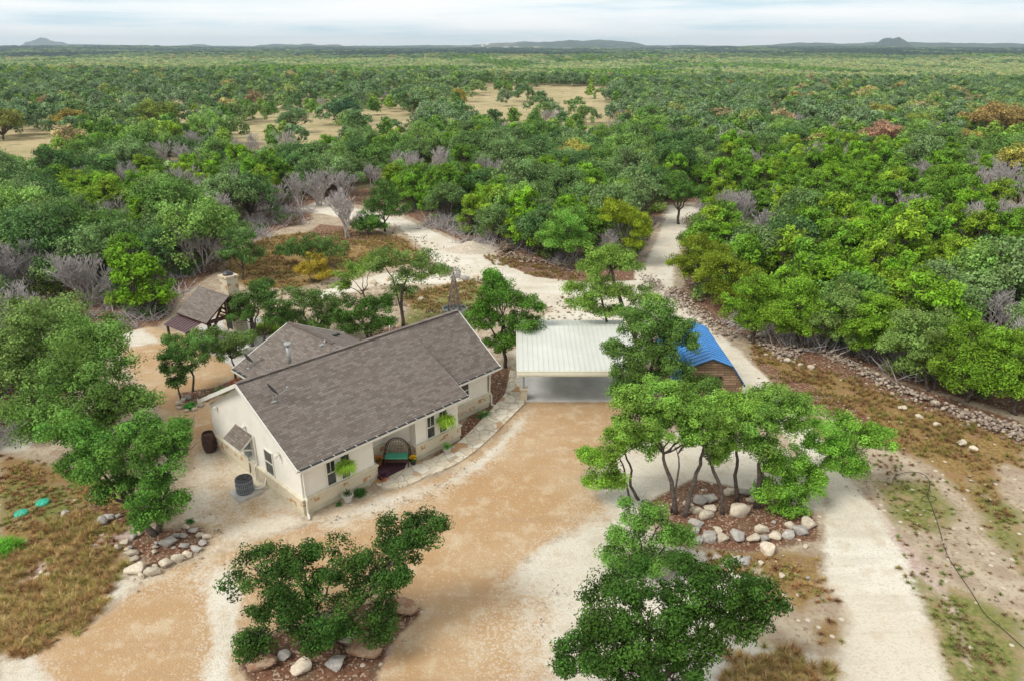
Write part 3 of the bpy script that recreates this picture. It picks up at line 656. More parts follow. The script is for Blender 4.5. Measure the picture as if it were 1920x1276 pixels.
# electric meter and conduit, soffit lamps
b = MB(); b.box(-.22, -.01, 4.95, 5.3, 1.25, 2.05); b.tube([(-.1, 5.1, 1.25), (-.16, 5.1, .2)], .035, 6); b.build('meter_box', M['grey'], house)
for (v, z) in ((8.4, 2.9), (5.2, 2.95)): b = MB(); b.lathe([(.09, -.12), (.1, 0), (.03, .08)], (-.1, v, z), 10); b.build('wall_lamp', M['white'], house)
b = MB(); b.tube([(-.05, 1.9, 2.75), (-.2, 1.8, 2.72), (-.28, 1.7, 2.6)], .05, 8); b.tube([(-.05, 1.75, 2.75), (-.22, 1.65, 2.7)], .05, 8); b.build('flood_lamp', M['white'], house)
# ---- air conditioner on its pad
pc = hw(-1.1, 3.85); pad = MB(); pad.box(-.62, .62, -.6, .6, -.02, .1)
o = pad.build('concrete_pad', M['concrete'], None, (pc.x, pc.y, 0), HA); tag(o, 'square concrete pad under the air conditioner', 'pad')
ac = empty('air_conditioner', (pc.x, pc.y, .1), HA, 'round dark grey air conditioner unit on concrete pad', 'air conditioner')
b = MB(); b.lathe([(.40, 0), (.42, .03), (.42, .74), (.40, .78)], (0, 0, 0), 28); b.build('casing', plain('ac_casing', (.075, .09, .10), .5, .15), ac)
b = MB()
for k in range(28):
    a = 2 * PI * k / 28; b.bar((.425 * math.cos(a), .425 * math.sin(a), .06), (.425 * math.cos(a), .425 * math.sin(a), .72), .02, .02)
for z in (.1, .4, .7): b.tube([(.435 * math.cos(2 * PI * k / 24), .435 * math.sin(2 * PI * k / 24), z) for k in range(25)], .012, 4, False)
b.build('grille', M['grey'], ac)
b = MB(); b.lathe([(.40, .781), (.41, .80), (.30, .84), (.28, .80), (.1, .79)], (0, 0, 0), 24)
b.build('fan_shroud', M['dark'], ac)
b = MB()
for k in range(5): a = 2 * PI * k / 5; b.bar((.05 * math.cos(a), .05 * math.sin(a), .83), (.28 * math.cos(a), .28 * math.sin(a), .85), .1, .012)
b.build('fan', M['dark'], ac)
b = MB(); b.tube([(.4, -.25, .1), (.6, -.35, .05), (.9, -.35, .08), (1.02, -.35, .5)], .05, 8); b.build('pipe', M['white'], ac)
# ---- porch things
def leafplant(n, L, droop, rng, up=.9, width=.04, base=(0, 0, 0)):
    "arching strap leaves from one point"
    vs = []; fs = []
    for i in range(n):
        a = rng.uniform(0, 2 * PI); l = L * rng.uniform(.6, 1.1); e = rng.uniform(.2, 1.3) * up; d = Vector((math.cos(a), math.sin(a), 0)); s = Vector((-d.y, d.x, 0)) * width
        p = Vector(base); seg = 4; ang = e; q = []
        for k in range(seg + 1):
            wv = s * (1 - k / seg * .85); q += [p - wv, p + wv]; p = p + (d * math.cos(ang) + Vector((0, 0, math.sin(ang)))) * (l / seg); ang -= droop * rng.uniform(.7, 1.3) / seg
        n0 = len(vs); vs += q; fs += [(n0 + 2 * k, n0 + 2 * k + 1, n0 + 2 * k + 3, n0 + 2 * k + 2) for k in range(seg)]
    return vs, fs
def colored(o, c):
    o.color = (*c, 1); me = o.data
    if 'tone' not in me.attributes:
        a = me.attributes.new('tone', 'FLOAT', 'FACE'); R = np.random.default_rng(len(me.polygons)); a.data.foreach_set('value', R.uniform(.1, .9, len(me.polygons)))
    return o
def add_plant(name, parent, n, L, droop, col, seed, up=.9, width=.03, z=0.0):
    b = MB(); b.mesh(*leafplant(n, L, droop, random.Random(seed), up, width, (0, 0, z))); o = b.build(name, M['leaf'], parent); return colored(o, col)
for (u, z, lab) in ((2.25, 1.85, 'lush green fern hanging at the window nearest the air conditioner'), (8.85, 1.85, 'lush green fern hanging at the window by the flagstone walk')):
    p = hw(u, -.42, z); e = empty('hanging_fern', p, 0, lab, 'hanging plant', 'ferns hanging from the front eave')
    add_plant('fronds', e, 420, .85, 2.6, (.30, .50, .05), int(u * 10), 1.0, .03)
    b = MB(); b.lathe([(.1, -.2), (.17, -.03), (.18, 0)], n=12); b.build('basket', M['wicker'], e)
    b = MB()
    for k in range(3): a = 2 * PI * k / 3; b.bar((.16 * math.cos(a), .16 * math.sin(a), 0), (0, 0, .85), .012)
    b.build('hanger', M['dark'], e)
pb = hw(5.9, .32); bench = empty('garden_bench', (pb.x, pb.y, .09), HA - PI / 4 - .02, 'brown bentwood bench with round back and green cushion on porch', 'bench')
b = MB(); N = 16
arc = [(-.62 * math.cos(PI * k / N), .26, .55 + .72 * math.sin(PI * k / N)) for k in range(N + 1)]
b.tube([(-.62, .26, .1)] + arc + [(.62, .26, .1)], .03, 6)
arc2 = [(-.54 * math.cos(PI * k / N), .26, .58 + .60 * math.sin(PI * k / N)) for k in range(N + 1)]
b.tube(arc2, .018, 6)
for k in range(1, 14):
    x = -.58 + 1.16 * k / 14; z = .55 + .70 * math.sqrt(max(0, 1 - (x / .62) ** 2)); b.tube([(x * .8, .24, .45), (x, .26, z)], .009, 5)
b.build('backrest', M['wicker'], bench); bench.scale = (1.12, 1.12, 1.15)
b = MB(); b.box(-.58, .58, -.26, .24, .36, .42); b.bar((-.6, -.27, .3), (.6, -.27, .3), .04, .12); b.build('seat', M['wicker'], bench)
b = MB(); b.box(-.54, .54, -.27, .2, .421, .50)
for k in range(3): b.bar((-.27 + .27 * k, -.27, .508), (-.27 + .27 * k, .2, .508), .02, .012)
b.build('cushion', M['teal'], bench)
for x in (-.56, .56):
    for y in (-.25, .24):
        b = MB(); b.tube([(x, y, 0), (x, y, .38)], .03, 6); b.build('leg', M['wicker'], bench)
    b = MB(); b.tube([(x, -.25, .36), (x * 1.06, -.27, .62), (x * 1.04, .0, .68), (x * 1.02, .25, .66)], .025, 6); b.build('armrest', M['wicker'], bench)
def pot(name, p, lab, potm, r=.16, h=.26, rng=1, plant='flowers', col=(.8, .5, .02), cat='potted plant', size=1.0):
    e = empty(name, p, 0, lab, cat)
    b = MB(); b.lathe([(r * .65, 0), (r * .95, h * .9), (r * 1.08, h * .9), (r * 1.08, h), (r * .9, h), (r * .88, h * .92)], n=16); b.build('pot', potm, e)
    if plant == 'flowers':
        add_plant('leaves', e, 70, .26 * size, 1.6, (.07, .17, .03), rng, 1.1, .03, h)
        R = random.Random(rng); vs = []; fs = []
        for i in range(90):
            a = R.uniform(0, 2 * PI); t = R.uniform(0, 1) ** .5 * .22 * size; c = Vector((t * math.cos(a), t * math.sin(a), h + .14 * size + .12 * size * (1 - (t / (.22 * size)) ** 2) + R.uniform(-.02, .02)))
            n0 = len(vs); s = .035
            d1 = Vector((R.uniform(-1, 1), R.uniform(-1, 1), R.uniform(-.4, .4))).normalized() * s; d2 = d1.cross(Vector((0, .3, 1))).normalized() * s
            vs += [c - d1, c - d2, c + d1, c + d2]; fs.append((n0, n0 + 1, n0 + 2, n0 + 3))
        b = MB(); b.mesh(vs, fs); colored(b.build('blossoms', M['leaf'], e), col)
    elif plant: add_plant('leaves', e, 80, .42 * size, 1.2, col, rng, 1.15, .025, h)
    return e
pot('flower_pot', hw(6.5, -.3, .07), 'dark pot of yellow flowers beside the bench near the walk', M['black'], .17, .28, 1)
pot('flower_pot', hw(5.15, .95, .09), 'orange and yellow flower pot beside the bench near the door', M['terracotta'], .17, .3, 2, col=(.85, .32, .02))
pot('spiky_plant_pot', hw(4.45, -.45, .07), 'terracotta pot with purple spiky plant at the patio edge', M['terracotta'], .17, .26, 3, 'strap', (.10, .05, .07), size=1.25)
pot('planter_pot', hw(2.1, -.55, 0), 'wide pale pot with low green plants under the front window', M['concrete'], .28, .42, 4, 'strap', (.10, .15, .05), size=.8)
pot('planter_pot', hw(8.55, -.75, 0), 'pale pot with leafy green plant in the gravel bed', M['concrete'], .24, .42, 5, 'strap', (.15, .30, .05), size=1.1)
e = pot('planter_pot', Vector((at(980, 744).x, at(980, 744).y, .07)), 'small dark urn with rusty plant beside the carport post', M['white'], .18, .3, 6, 'strap', (.16, .06, .04), size=.8)
def shrub(name, p, lab, n, L, droop, col, seed, cat='plant', width=.03, up=1.1):
    b = MB(); R = random.Random(seed)
    k = max(1, n // 60)
    for i in range(k):
        v, f = leafplant(60, L, droop, R, up, width, (R.uniform(-1, 1) * L * .7 * (k > 1), R.uniform(-1, 1) * L * .7 * (k > 1), 0)); b.mesh(v, f)
    o = b.build(name, M['leaf'], None, p); tag(o, lab, cat); return colored(o, col)
shrub('ornamental_grass', hw(12.9, .95), 'arching green grass clump in the mulch bed by the small window', 120, .6, 1.7, (.12, .26, .06), 11)
shrub('creeping_plant', hw(2.9, -.35), 'dark green creeper at the foot of the stone base', 240, .38, 1.6, (.05, .13, .025), 12)
shrub('creeping_plant', hw(1.6, -.45), 'small green sprigs at the wall left of the pale planter', 90, .25, 1.5, (.06, .15, .03), 13)
shrub('green_bush', at(12, 1030), 'bright green low bush at the edge of the brown grass', 900, .6, 1.3, (.12, .34, .03), 14, 'bush')
shrub('ornamental_grass', at(352, 762), 'dark green rounded grass clump inside the small tree bed', 200, .45, 1.8, (.07, .24, .04), 15)
shrub('ornamental_grass', at(415, 735), 'green grass clump beside the terracotta jar', 300, .5, 1.6, (.13, .26, .05), 16)
shrub('small_shrub', at(383, 985) + Vector((-.8, .3, 0)), 'little green shrub among the ring stones near the drive', 90, .3, 1.5, (.05, .16, .03), 17)
shrub('fresh_bush', at(498, 622), 'yellow-green bushy shrub behind the rear wing', 1400, .9, 1.2, (.28, .42, .04), 18, 'bush', .05)
shrub('fresh_bush', at(402, 640) + Vector((0, 0, .4)), 'bright yellow-green shrub in front of the pavilion post', 500, .6, 1.2, (.22, .42, .04), 19, 'bush', .04)
e = empty('clay_jar', at(431, 722), 0, 'tilted terracotta jar by the third small tree', 'jar'); e.rotation_euler = (0, 1.1, 0)
b = MB(); b.lathe([(.12, 0), (.28, .2), (.3, .4), (.18, .58), (.21, .64), (.15, .63), (.14, .5)], n=16); b.build('body', M['terracotta'], e)
b = MB(); b.tube([(.2 * math.cos(2 * PI * k / 16), .2 * math.sin(2 * PI * k / 16), .64) for k in range(17)], .03, 6, False); b.build('rim', M['terracotta'], e)
# dark slatted barrel at the back corner of the house
p = hw(-.45, 9.2); e = empty('rain_barrel', (p.x, p.y, 0), 0, 'dark brown slatted barrel at the rear house corner', 'barrel')
b = MB(); b.lathe([(.3, 0), (.38, .4), (.38, .8), (.31, 1.15), (.27, 1.15), (.27, 1.05)], n=18); b.build('body', M['darkwood'], e)
b = MB()
for z, rr in ((.15, .345), (.5, .39), (.85, .38)): b.tube([(rr * math.cos(2 * PI * k / 18), rr * math.sin(2 * PI * k / 18), z) for k in range(19)], .018, 4, False)
b.build('hoop', M['dark'], e)
for px_, py_, lab in ((40, 962, 'round teal septic tank lid nearest the green bush'), (80, 942, 'round teal septic tank lid farther from the green bush')):
    e = empty('septic_lid', at(px_, py_), 0, lab, 'tank lid', 'green septic tank lids')
    b = MB(); b.lathe([(.31, -.05), (.31, .06), (.28, .1), (.1, .14), (.02, .14)], n=24); b.build('lid', M['septic'], e)
    b = MB()
    for k in range(8): a = 2 * PI * k / 8; b.bar((.08 * math.cos(a), .08 * math.sin(a), .145), (.3 * math.cos(a), .3 * math.sin(a), .118), .02, .02)
    b.build('rib', M['septic'], e)
# hose on the right
hp = [(580,350),(582,335),(600,318),(650,305),(700,308),(735,325),(750,350),(748,385),(740,405),(742,430),(755,455),(765,480),(785,540),(800,590),(812,640),(835,700),(870,755),(900,800),(935,850),(960,890),(985,935),(1010,970),(1045,1000),(1090,1035),(1140,1080),(1190,1125)]
hp = [at(1440 + x / 2.473, 760 + y / 2.473, .04) for x, y in hp]
for _ in range(2): hp = [hp[0]] + [q for a, c in zip(hp, hp[1:]) for q in (a * .75 + c * .25, a * .25 + c * .75)] + [hp[-1]]
b = MB(); b.tube(hp, .016, 6)
loop = [at(1440 + (745 + 35 * math.cos(t * PI / 9)) / 2.473, 760 + (430 + 14 * math.sin(t * PI / 9)) / 2.473, .05) for t in range(19)]; b.tube(loop, .015, 6)
o = b.build('garden_hose', M['black']); tag(o, 'long black hose snaking over the patchy grass beside the gravel road', 'hose')
# ================================================================== CARPORT
cp = empty('carport', (.5, 41.2, 0), 0, 'open carport with white ribbed metal roof beside the house', 'carport')
b = MB(); b.box(.0, 7.2, .0, 7.6, -.06, .06); o = b.build('carport_slab', M['slab'], None, (.5, 41.2, 0)); tag(o, 'grey concrete floor under the white carport', None, None, 'structure')
def ribbed(b, p00, p10, p11, p01, n, h=.03, t=.03):
    "sheet from eave (p00-p10) to ridge (p01-p11) with n standing ribs"
    p00, p10, p11, p01 = map(Vector, (p00, p10, p11, p01))
    b.slab([p00, p10, p11, p01], t)
    nn = (p10 - p00).cross(p01 - p00).normalized()
    for i in range(n + 1):
        a = p00.lerp(p10, i / n); c = p01.lerp(p11, i / n); b.bar(a + nn * h / 2, c + nn * h / 2, .045, h)
b = MB(); ribbed(b, (-.15, -.9, 2.6), (7.55, -.9, 2.6), (7.55, 5.3, 3.15), (-.15, 5.3, 3.15), 24); ribbed(b, (7.55, 8.0, 2.6), (-.15, 8.0, 2.6), (-.15, 5.303, 3.14), (7.55, 5.303, 3.14), 24)
b.build('roof', M['whiteroof'], cp)
M['trim'] = plain('cream_trim', (.74, .71, .58), .5, .04)
b = MB(); b.box(-.18, 7.58, -.99, -.91, 2.24, 2.60); b.build('fascia', M['trim'], cp)
b = MB(); b.box(-.18, 7.58, -1.03, -.992, 2.33, 2.44); b.build('gutter', M['trim'], cp)
for x in (-.19, 7.6): b = MB(); b.bar((x, -.9, 2.5), (x, 5.3, 3.05), .05, .2); b.build('side_trim', M['trim'], cp)
for x in (.25, 7.1):
    for y in (.3, 7.3):
        b = MB(); b.bar((x, y, .06), (x, y, 2.6), .13); o = b.build('post', M['grey'], cp)
        if y < 1:
            c_ = MB(); c_.box(x - .22, x + .22, y - .22, y + .22, .062, .75); c_.box(x - .27, x + .27, y - .27, y + .27, .751, .83); c_.build('pier', M['stone'], o)
for y in (.3, 2.8, 7.3): b = MB(); b.bar((.1, y, 2.46), (7.3, y, 2.46), .1, .18); b.build('beam', M['grey'], cp)
# ================================================================== SHED
sh = empty('shed', (11.95, 38.9, 0), 0, 'small wooden shed with bright blue gambrel metal roof', 'shed')
prof = [(-2.1, 2.25), (-1.25, 3.5), (0, 4.0), (1.25, 3.5), (2.1, 2.25)]
b = MB()
wl = [(-2.0, 0), (2.0, 0), (2.0, 2.25), (1.2, 3.42), (0, 3.9), (-1.2, 3.42), (-2.0, 2.25)]
for y0, y1 in ((0.12, .2), (6.3, 6.38)):
    b.mesh([(x, y0, z) for x, z in wl] + [(x, y1, z) for x, z in wl], [tuple(range(7)), tuple(range(13, 6, -1))] + [(i + 7, (i + 1) % 7 + 7, (i + 1) % 7, i) for i in range(7)])
b.box(-2.0, -1.92, .2, 6.3, 0, 2.3); b.box(1.92, 2.0, .2, 6.3, 0, 2.3); b.build('wall', M['planks'], sh)
b = MB()
for (xa, za), (xc, zc) in zip(prof, prof[1:]):
    if xa < 0: ribbed(b, (xa, 6.55, za), (xa, 0, za), (xc, 0, zc), (xc, 6.55, zc), 15, .035)
    else: ribbed(b, (xc, 0, zc), (xc, 6.55, zc), (xa, 6.55, za), (xa, 0, za), 15, .035)
b.build('roof', M['blueroof'], sh)
b = MB()
for (xa, za), (xc, zc) in zip(prof, prof[1:]): b.bar((xa, .0, za - .06), (xc, .0, zc - .06), .04, .1)
b.build('roof_trim', M['dark'], sh)
b = MB(); x0, x1, z0, z1 = -.15, .62, 1.5, 2.75
for q in ((x0 - .07, x0, z0, z1), (x1, x1 + .07, z0, z1), (x0 - .07, x1 + .07, z1, z1 + .07), (x0 - .07, x1 + .07, z0 - .07, z0), ((x0 + x1) / 2 - .02, (x0 + x1) / 2 + .02, z0, z1)): b.box(q[0], q[1], .06, .118, q[2], q[3])
wd = b.build('window', M['darkwood'], sh); b = MB(); b.box(x0, (x0 + x1) / 2 - .02, .09, .112, z0, z1); b.box((x0 + x1) / 2 + .02, x1, .09, .112, z0, z1); b.build('pane', M['glass'], wd)
b = MB(); b.box(-1.5, -.6, .05, .118, .02, 2.1); b.build('door', M['darkwood'], sh)
# ================================================================== PAVILION
PA = math.radians(-36); pv = empty('pavilion', (-22.55, 51.5, 0), PA, 'timber pavilion with shingled gable roof behind the house', 'pavilion')
r = MB(); r.edge = True; EZp = 2.55
plane([(-2.0, -2.15, EZp), (1.95, -2.15, EZp), (1.95, 0, 4.1), (-2.0, 0, 4.1)], (1, 0, 0)); plane([(1.95, .003, 4.1), (1.95, 2.15, EZp), (-2.0, 2.15, EZp), (-2.0, .003, 4.1)], (1, 0, 0))
r.build('roof', [M['shingle'], M['darkwood']], pv)
for x in (-1.6, 1.6):
    for y in (-1.75, 1.75): b = MB(); b.bar((x, y, 0), (x, y, 2.5), .22); b.build('post', M['darkwood'], pv)
    b = MB(); b.bar((x, -2.0, 2.42), (x, 2.0, 2.42), .18, .24); b.bar((x, 0, 2.5), (x, 0, 3.85), .18); b.bar((x, -1.9, 2.5), (x, 0, 3.85), .16); b.bar((x, 1.9, 2.5), (x, 0, 3.85), .16)
    for s in (-1, 1): b.bar((x, s * 1.1, 2.5), (x, s * .55, 3.3), .12); b.bar((x, s * .1, 2.6), (x, s * .9, 3.1), .12); b.bar((x, s * 1.7, 1.7), (x, s * 1.05, 2.35), .14)
    b.build('truss', M['darkwood'], pv)
for y in (-1.75, 1.75): b = MB(); b.bar((-1.9, y, 2.5), (1.9, y, 2.5), .16, .2); b.build('beam', M['darkwood'], pv)
b = MB(); ribbed(b, (-1.9, -3.3, 1.95), (1.0, -3.3, 1.95), (1.0, -2.0, 2.35), (-1.9, -2.0, 2.35), 9); b.build('lean_to_roof', M['purpleroof'], pv)
for x in (-1.7, .8): b = MB(); b.bar((x, -3.15, 0), (x, -3.15, 1.95), .14); b.build('lean_to_post', M['darkwood'], pv)
ch = empty('outdoor_fireplace', (-22.35, 54.0, 0), math.radians(-38), 'cream stone fireplace with tall chimney behind the pavilion', 'fireplace')
b = MB(); b.box(-.95, .95, -.5, .5, 0, 1.5); b.box(-.52, .52, -.48, .48, 1.501, 4.45); b.box(-.6, .6, -.56, .56, 4.451, 4.6); b.build('chimney', M['stone'], ch)
b = MB(); b.lathe([(.38, 4.602), (.42, 4.72), (.3, 4.85), (.1, 4.9)], n=8); b.build('chimney_cap', M['dark'], ch)
b = MB(); b.box(-.4, .4, -.53, -.502, .25, 1.0); b.build('firebox', M['black'], ch)
b = MB(); b.box(-1.05, 1.05, -.66, -.502, 1.1, 1.24); b.build('mantel', M['darkwood'], ch)
b = MB(); b.prism(smooth_poly(P_([(385,600),(440,590),(520,600),(510,680),(455,700),(400,665),(350,640)]), 1), -.08, .05); o = b.build('patio', M['concrete']); tag(o, 'pale paved patio under the pavilion trees', None, None, 'structure')
def table(p, lab):
    t = empty('patio_table', p, .3, lab, 'table'); b = MB(); b.lathe([(.55, .7), (.57, .72), (.55, .75)], n=20); b.build('tabletop', M['white'], t)
    for k in range(4): a = PI / 4 + k * PI / 2; b = MB(); b.bar((.3 * math.cos(a), .3 * math.sin(a), 0), (.3 * math.cos(a), .3 * math.sin(a), .7), .05); b.build('leg', M['white'], t)
def chair(p, rz, lab, m, seatm):
    t = empty('patio_chair', p, rz, lab, 'chair', 'patio chairs by the house'); b = MB(); b.box(-.24, .24, -.24, .24, .42, .46); b.build('seat', seatm, t)
    b = MB(); b.bar((-.22, .24, .42), (-.22, .3, .95), .04); b.bar((.22, .24, .42), (.22, .3, .95), .04)
    for z in (.6, .74, .88): b.bar((-.22, .265 + z * .03, z), (.22, .265 + z * .03, z), .03, .07)
    b.build('backrest', m, t)
    for x in (-.21, .21):
        for y in (-.21, .21): b = MB(); b.bar((x, y, 0), (x, y, .42), .04); b.build('leg', m, t)
table(at(452, 668), 'round white patio table beyond the third small tree')
chair(at(462, 660), .5, 'white patio chair behind the round white table', M['white'], M['white']); chair(at(436, 665), 2.3, 'white patio chair on the pavilion side of the table', M['white'], M['white'])
# ================================================================== WINDMILL
wp = at(853, 588); wm = empty('windmill', (wp.x, wp.y, 0), .3, 'small rusty windmill on a braced tower in the back yard', 'windmill')
b = MB(); HT = 3.3; c4 = [(-.55, -.55), (.55, -.55), (.55, .55), (-.55, .55)]
def lerp4(i, z): k = 1 - z / HT * .82; return (c4[i % 4][0] * k, c4[i % 4][1] * k, z)
for i in range(4):
    b.bar((*c4[i], 0), lerp4(i, HT), .07)
    for z0, z1 in ((.1, 1.0), (1.0, 1.8), (1.8, 2.5), (2.5, 3.1)): b.bar(lerp4(i, z0), lerp4(i + 1, z1), .045); b.bar(lerp4(i + 1, z0), lerp4(i, z1), .045); b.bar(lerp4(i, z1), lerp4(i + 1, z1), .045)
b.build('tower', plain('weathered_steel', (.30, .24, .20), .7, .3, 5), wm)
b = MB(); vs = []
for k in range(14):
    a = 2 * PI * k / 14; d = Vector((math.cos(a), 0, math.sin(a))); s = Vector((-d.z, .35, d.x)).normalized(); c = Vector((0, -.25, HT + .4))
    b.face([c + d * .16 - s * .03, c + d * .55 - s * .08, c + d * .55 + s * .08, c + d * .16 + s * .03])
b.tube([(.16 * math.cos(2 * PI * k / 12), -.25, HT + .4 + .16 * math.sin(2 * PI * k / 12)) for k in range(13)], .012, 4, False)
b.tube([(.5 * math.cos(2 * PI * k / 18), -.24, HT + .4 + .5 * math.sin(2 * PI * k / 18)) for k in range(19)], .012, 4, False)
b.build('wheel', M['steel'], wm)
b = MB(); b.bar((0, -.3, HT + .4), (0, .7, HT + .4), .05); b.box(-.012, .012, .5, 1.05, HT + .2, HT + .62); b.bar((0, 0, HT), (0, 0, HT + .42), .09); b.build('tail_vane', M['rust'], wm)
tk = empty('water_trough', (wp.x, wp.y - .1, 0), 0, 'round galvanised stock tank at the foot of the windmill', 'water tank')
b = MB(); b.lathe([(1.0, 0), (1.02, .25), (1.0, .5), (1.04, .52), (1.04, .56), (.98, .56), (.97, .3)], n=28); b.build('tank', M['steel'], tk)
b = MB(); b.lathe([(.5, .40), (.96, .42)], n=28); b.build('water', plain('dark_water', (.05, .08, .07), .08, .2), tk)
# ================================================================== ROCKS
def np_mesh(name, V, Fq, mat, tone=None, smooth=False):
    me = bpy.data.meshes.new(name); Fq = np.asarray(Fq, dtype=np.int32); k = Fq.shape[1]
    me.vertices.add(len(V)); me.vertices.foreach_set('co', np.asarray(V, float).ravel()); me.loops.add(Fq.size)
    me.loops.foreach_set('vertex_index', Fq.ravel()); me.polygons.add(len(Fq)); me.polygons.foreach_set('loop_start', np.arange(0, Fq.size, k, dtype=np.int32))
    me.update(calc_edges=True)
    if tone is not None: a = me.attributes.new('tone', 'FLOAT', 'FACE'); a.data.foreach_set('value', np.asarray(tone, float))
    if smooth: me.polygons.foreach_set('use_smooth', [True] * len(Fq))
    me.materials.append(mat); return me
def rock_arrays(seed, sub=3):
    bm = bmesh.new(); bmesh.ops.create_icosphere(bm, subdivisions=sub, radius=1); rg = random.Random(seed)
    V = np.array([v.co[:] for v in bm.verts]); Fc = np.array([[v.index for v in f.verts] for f in bm.faces]); bm.free()
    for _ in range(14):     # chop with random planes for angular faces
        n = np.array([rg.gauss(0, 1), rg.gauss(0, 1), rg.gauss(0, 1)]); n /= np.linalg.norm(n); d = rg.uniform(.5, .85)
        k = V @ n - d; V = np.where((k > 0)[:, None], V - np.outer(np.maximum(k, 0) * .92, n), V)
    q = V * 2.3 + seed
    V = V * (1 + .16 * (vnoise(q[:, 0] + q[:, 2], q[:, 1] - q[:, 2] * .7, seed)[:, None] - .5) + .08 * (vnoise(q[:, 0] * 3, q[:, 1] * 3 + q[:, 2] * 3, seed + 1)[:, None] - .5))
    return V, Fc
ROCKS = {k: [np_mesh('rock', *rock_arrays(s), M[m]) for s in range(a, a + 5)] for k, m, a in (('l', 'rock', 1), ('g', 'rockgrey', 11), ('b', 'rockbrown', 21))}
RR = random.Random(5)
ORD = ['first', 'second', 'third', 'fourth', 'fifth', 'sixth', 'seventh', 'eighth', 'ninth', 'tenth', 'eleventh', 'twelfth', 'thirteenth', 'fourteenth', 'fifteenth', 'sixteenth', 'seventeenth', 'eighteenth', 'nineteenth', 'twentieth', 'twenty-first', 'twenty-second', 'twenty-third', 'twenty-fourth', 'twenty-fifth', 'twenty-sixth', 'twenty-seventh', 'twenty-eighth', 'twenty-ninth', 'thirtieth', 'thirty-first', 'thirty-second', 'thirty-third', 'thirty-fourth', 'thirty-fifth']
def rocks(lst, group, where, name='rock'):
    lst = sorted(lst, key=lambda q: q[0])
    for i, q in enumerate(lst):
        px_, py_, rp = q[:3]; kind = q[3] if len(q) > 3 else ('l' if RR.random() < .8 else 'g')
        p = at(px_, py_ + rp * .5); r_ = 1.12 * rp / F * (p.y * math.cos(TH) + H * math.sin(TH))
        o = bpy.data.objects.new(name, RR.choice(ROCKS[kind])); COL.objects.link(o)
        o.scale = (r_ * RR.uniform(1.0, 1.15), r_ * RR.uniform(.75, 1.0), r_ * RR.uniform(.6, .8)); o.location = (p.x, p.y + r_ * .25, r_ * .28); o.rotation_euler = (RR.uniform(-.2, .2), RR.uniform(-.2, .2), RR.uniform(-.5, .5))
        look = {'l': 'cream limestone', 'g': 'grey', 'b': 'rough brown'}[kind]
        tag(o, q[4] if len(q) > 4 else f"{look} rock, {ORD[i]} from the left {where}", 'rock', group)
z3 = lambda l: [(1040 + q[0] / 2.141, 680 + q[1] / 2.141, q[2] / 2.141) + tuple(q[3:]) for q in l]
rocks(z3([(515,695,25),(570,705,30),(617,695,38,'g'),(678,698,28),(735,690,35),(798,700,28),(845,700,24,'g'),(885,690,25),(938,685,30),(993,670,33,'g'),(1022,640,36)]), 'rocks edging the oak island', 'in the front row around the oak island')
rocks(z3([(945,650,20),(835,665,26),(660,670,20),(570,640,30,'g'),(565,668,22,'g'),(585,548,30),(632,540,30),(570,588,27),(625,580,25),(612,606,32),(738,587,44,'l','large flat cream boulder between the trunks of the oak island'),(785,548,20),(710,515,26),(770,515,26),(530,560,15),(860,740,40),(1005,590,18),(1018,860,10),(1008,735,12),(760,790,30),(700,800,22),(880,636,10),(830,800,14),(915,850,16)]), 'rocks inside the oak island', 'among the loose stones of the oak island')
z6 = lambda l: [(q[0] / 2.68, 800 + q[1] / 2.68, q[2] / 2.68) + tuple(q[3:]) for q in l]
rocks(z6([(665,548,22,'g'),(700,530,18),(625,575,22),(650,603,17),(668,628,26),(640,612,14),(672,660,20),(675,710,50,'l','biggest cream boulder at the near corner of the stone ring'),(710,745,20),(765,722,38),(830,682,32),(890,655,34),(940,638,24),(985,608,30),(1018,580,22),(1040,548,20),(1005,540,20),(970,515,22),(922,545,20,'g'),(850,570,44,'g','dark upright slab standing inside the stone ring'),(790,580,15),(775,625,15),(780,600,13),(925,592,24,'g'),(890,540,20,'g'),(935,500,18),(745,685,14,'b'),(780,697,17),(590,600,22)]), 'rocks of the ring by the drive', 'in the stone ring under the dark oak')
z5 = lambda l: [(380 + q[0] / 2.8235, 900 + q[1] / 2.8235, q[2] / 2.8235) + tuple(q[3:]) for q in l]
rocks(z5([(1060,655,72,'b','rough brown boulder at the end of the central tree bed'),(950,670,40,'b'),(850,880,85,'b','orange-brown boulder half under the central tree'),(940,790,50,'b'),(700,960,55,'g','rounded grey boulder in front of the central tree'),(310,955,70,'b'),(520,985,60,'l'),(430,925,38,'g'),(770,840,45,'l')]), 'boulders under the central tree', 'of the boulders under the central tree', 'boulder')
z4 = lambda l: [(1240 + q[0] / 2.5515, 360 + q[1] / 2.5515, q[2] / 2.5515) for q in l]
rocks([q + ('l',) for q in z4([(425,692,15),(480,680,26),(605,803,18),(630,810,12),(668,825,14),(717,835,18),(1155,1028,20),(1238,1073,18),(1322,1110,18),(1440,1197,24),(1495,1225,20),(1315,1005,22),(1700,1120,18)])], 'white rocks by the rubble bank', 'of the loose rocks before the rubble bank')
rocks([(78,1072,5),(90,1076,7),(103,1068,6),(70,1082,5),(120,960,9,'g'),(190,975,12,'g'),(205,968,10,'g'),(222,965,7,'g')], 'stones in the brown grass', 'of the low stones in the brown grass')
rocks([(835,510,8),(856,515,10),(872,520,9),(905,522,8),(893,516,7),(790,560,7),(700,528,8),(730,522,7),(680,540,8)], 'stones beside the windmill', 'of the stones behind the windmill')
rocks([(335,755,6),(343,748,6,'g'),(352,744,7,'g'),(350,768,5),(365,766,5),(376,758,6),(385,748,6),(335,763,5),(395,740,6)], 'stones round the small tree bed', 'of the stones round the small trees')
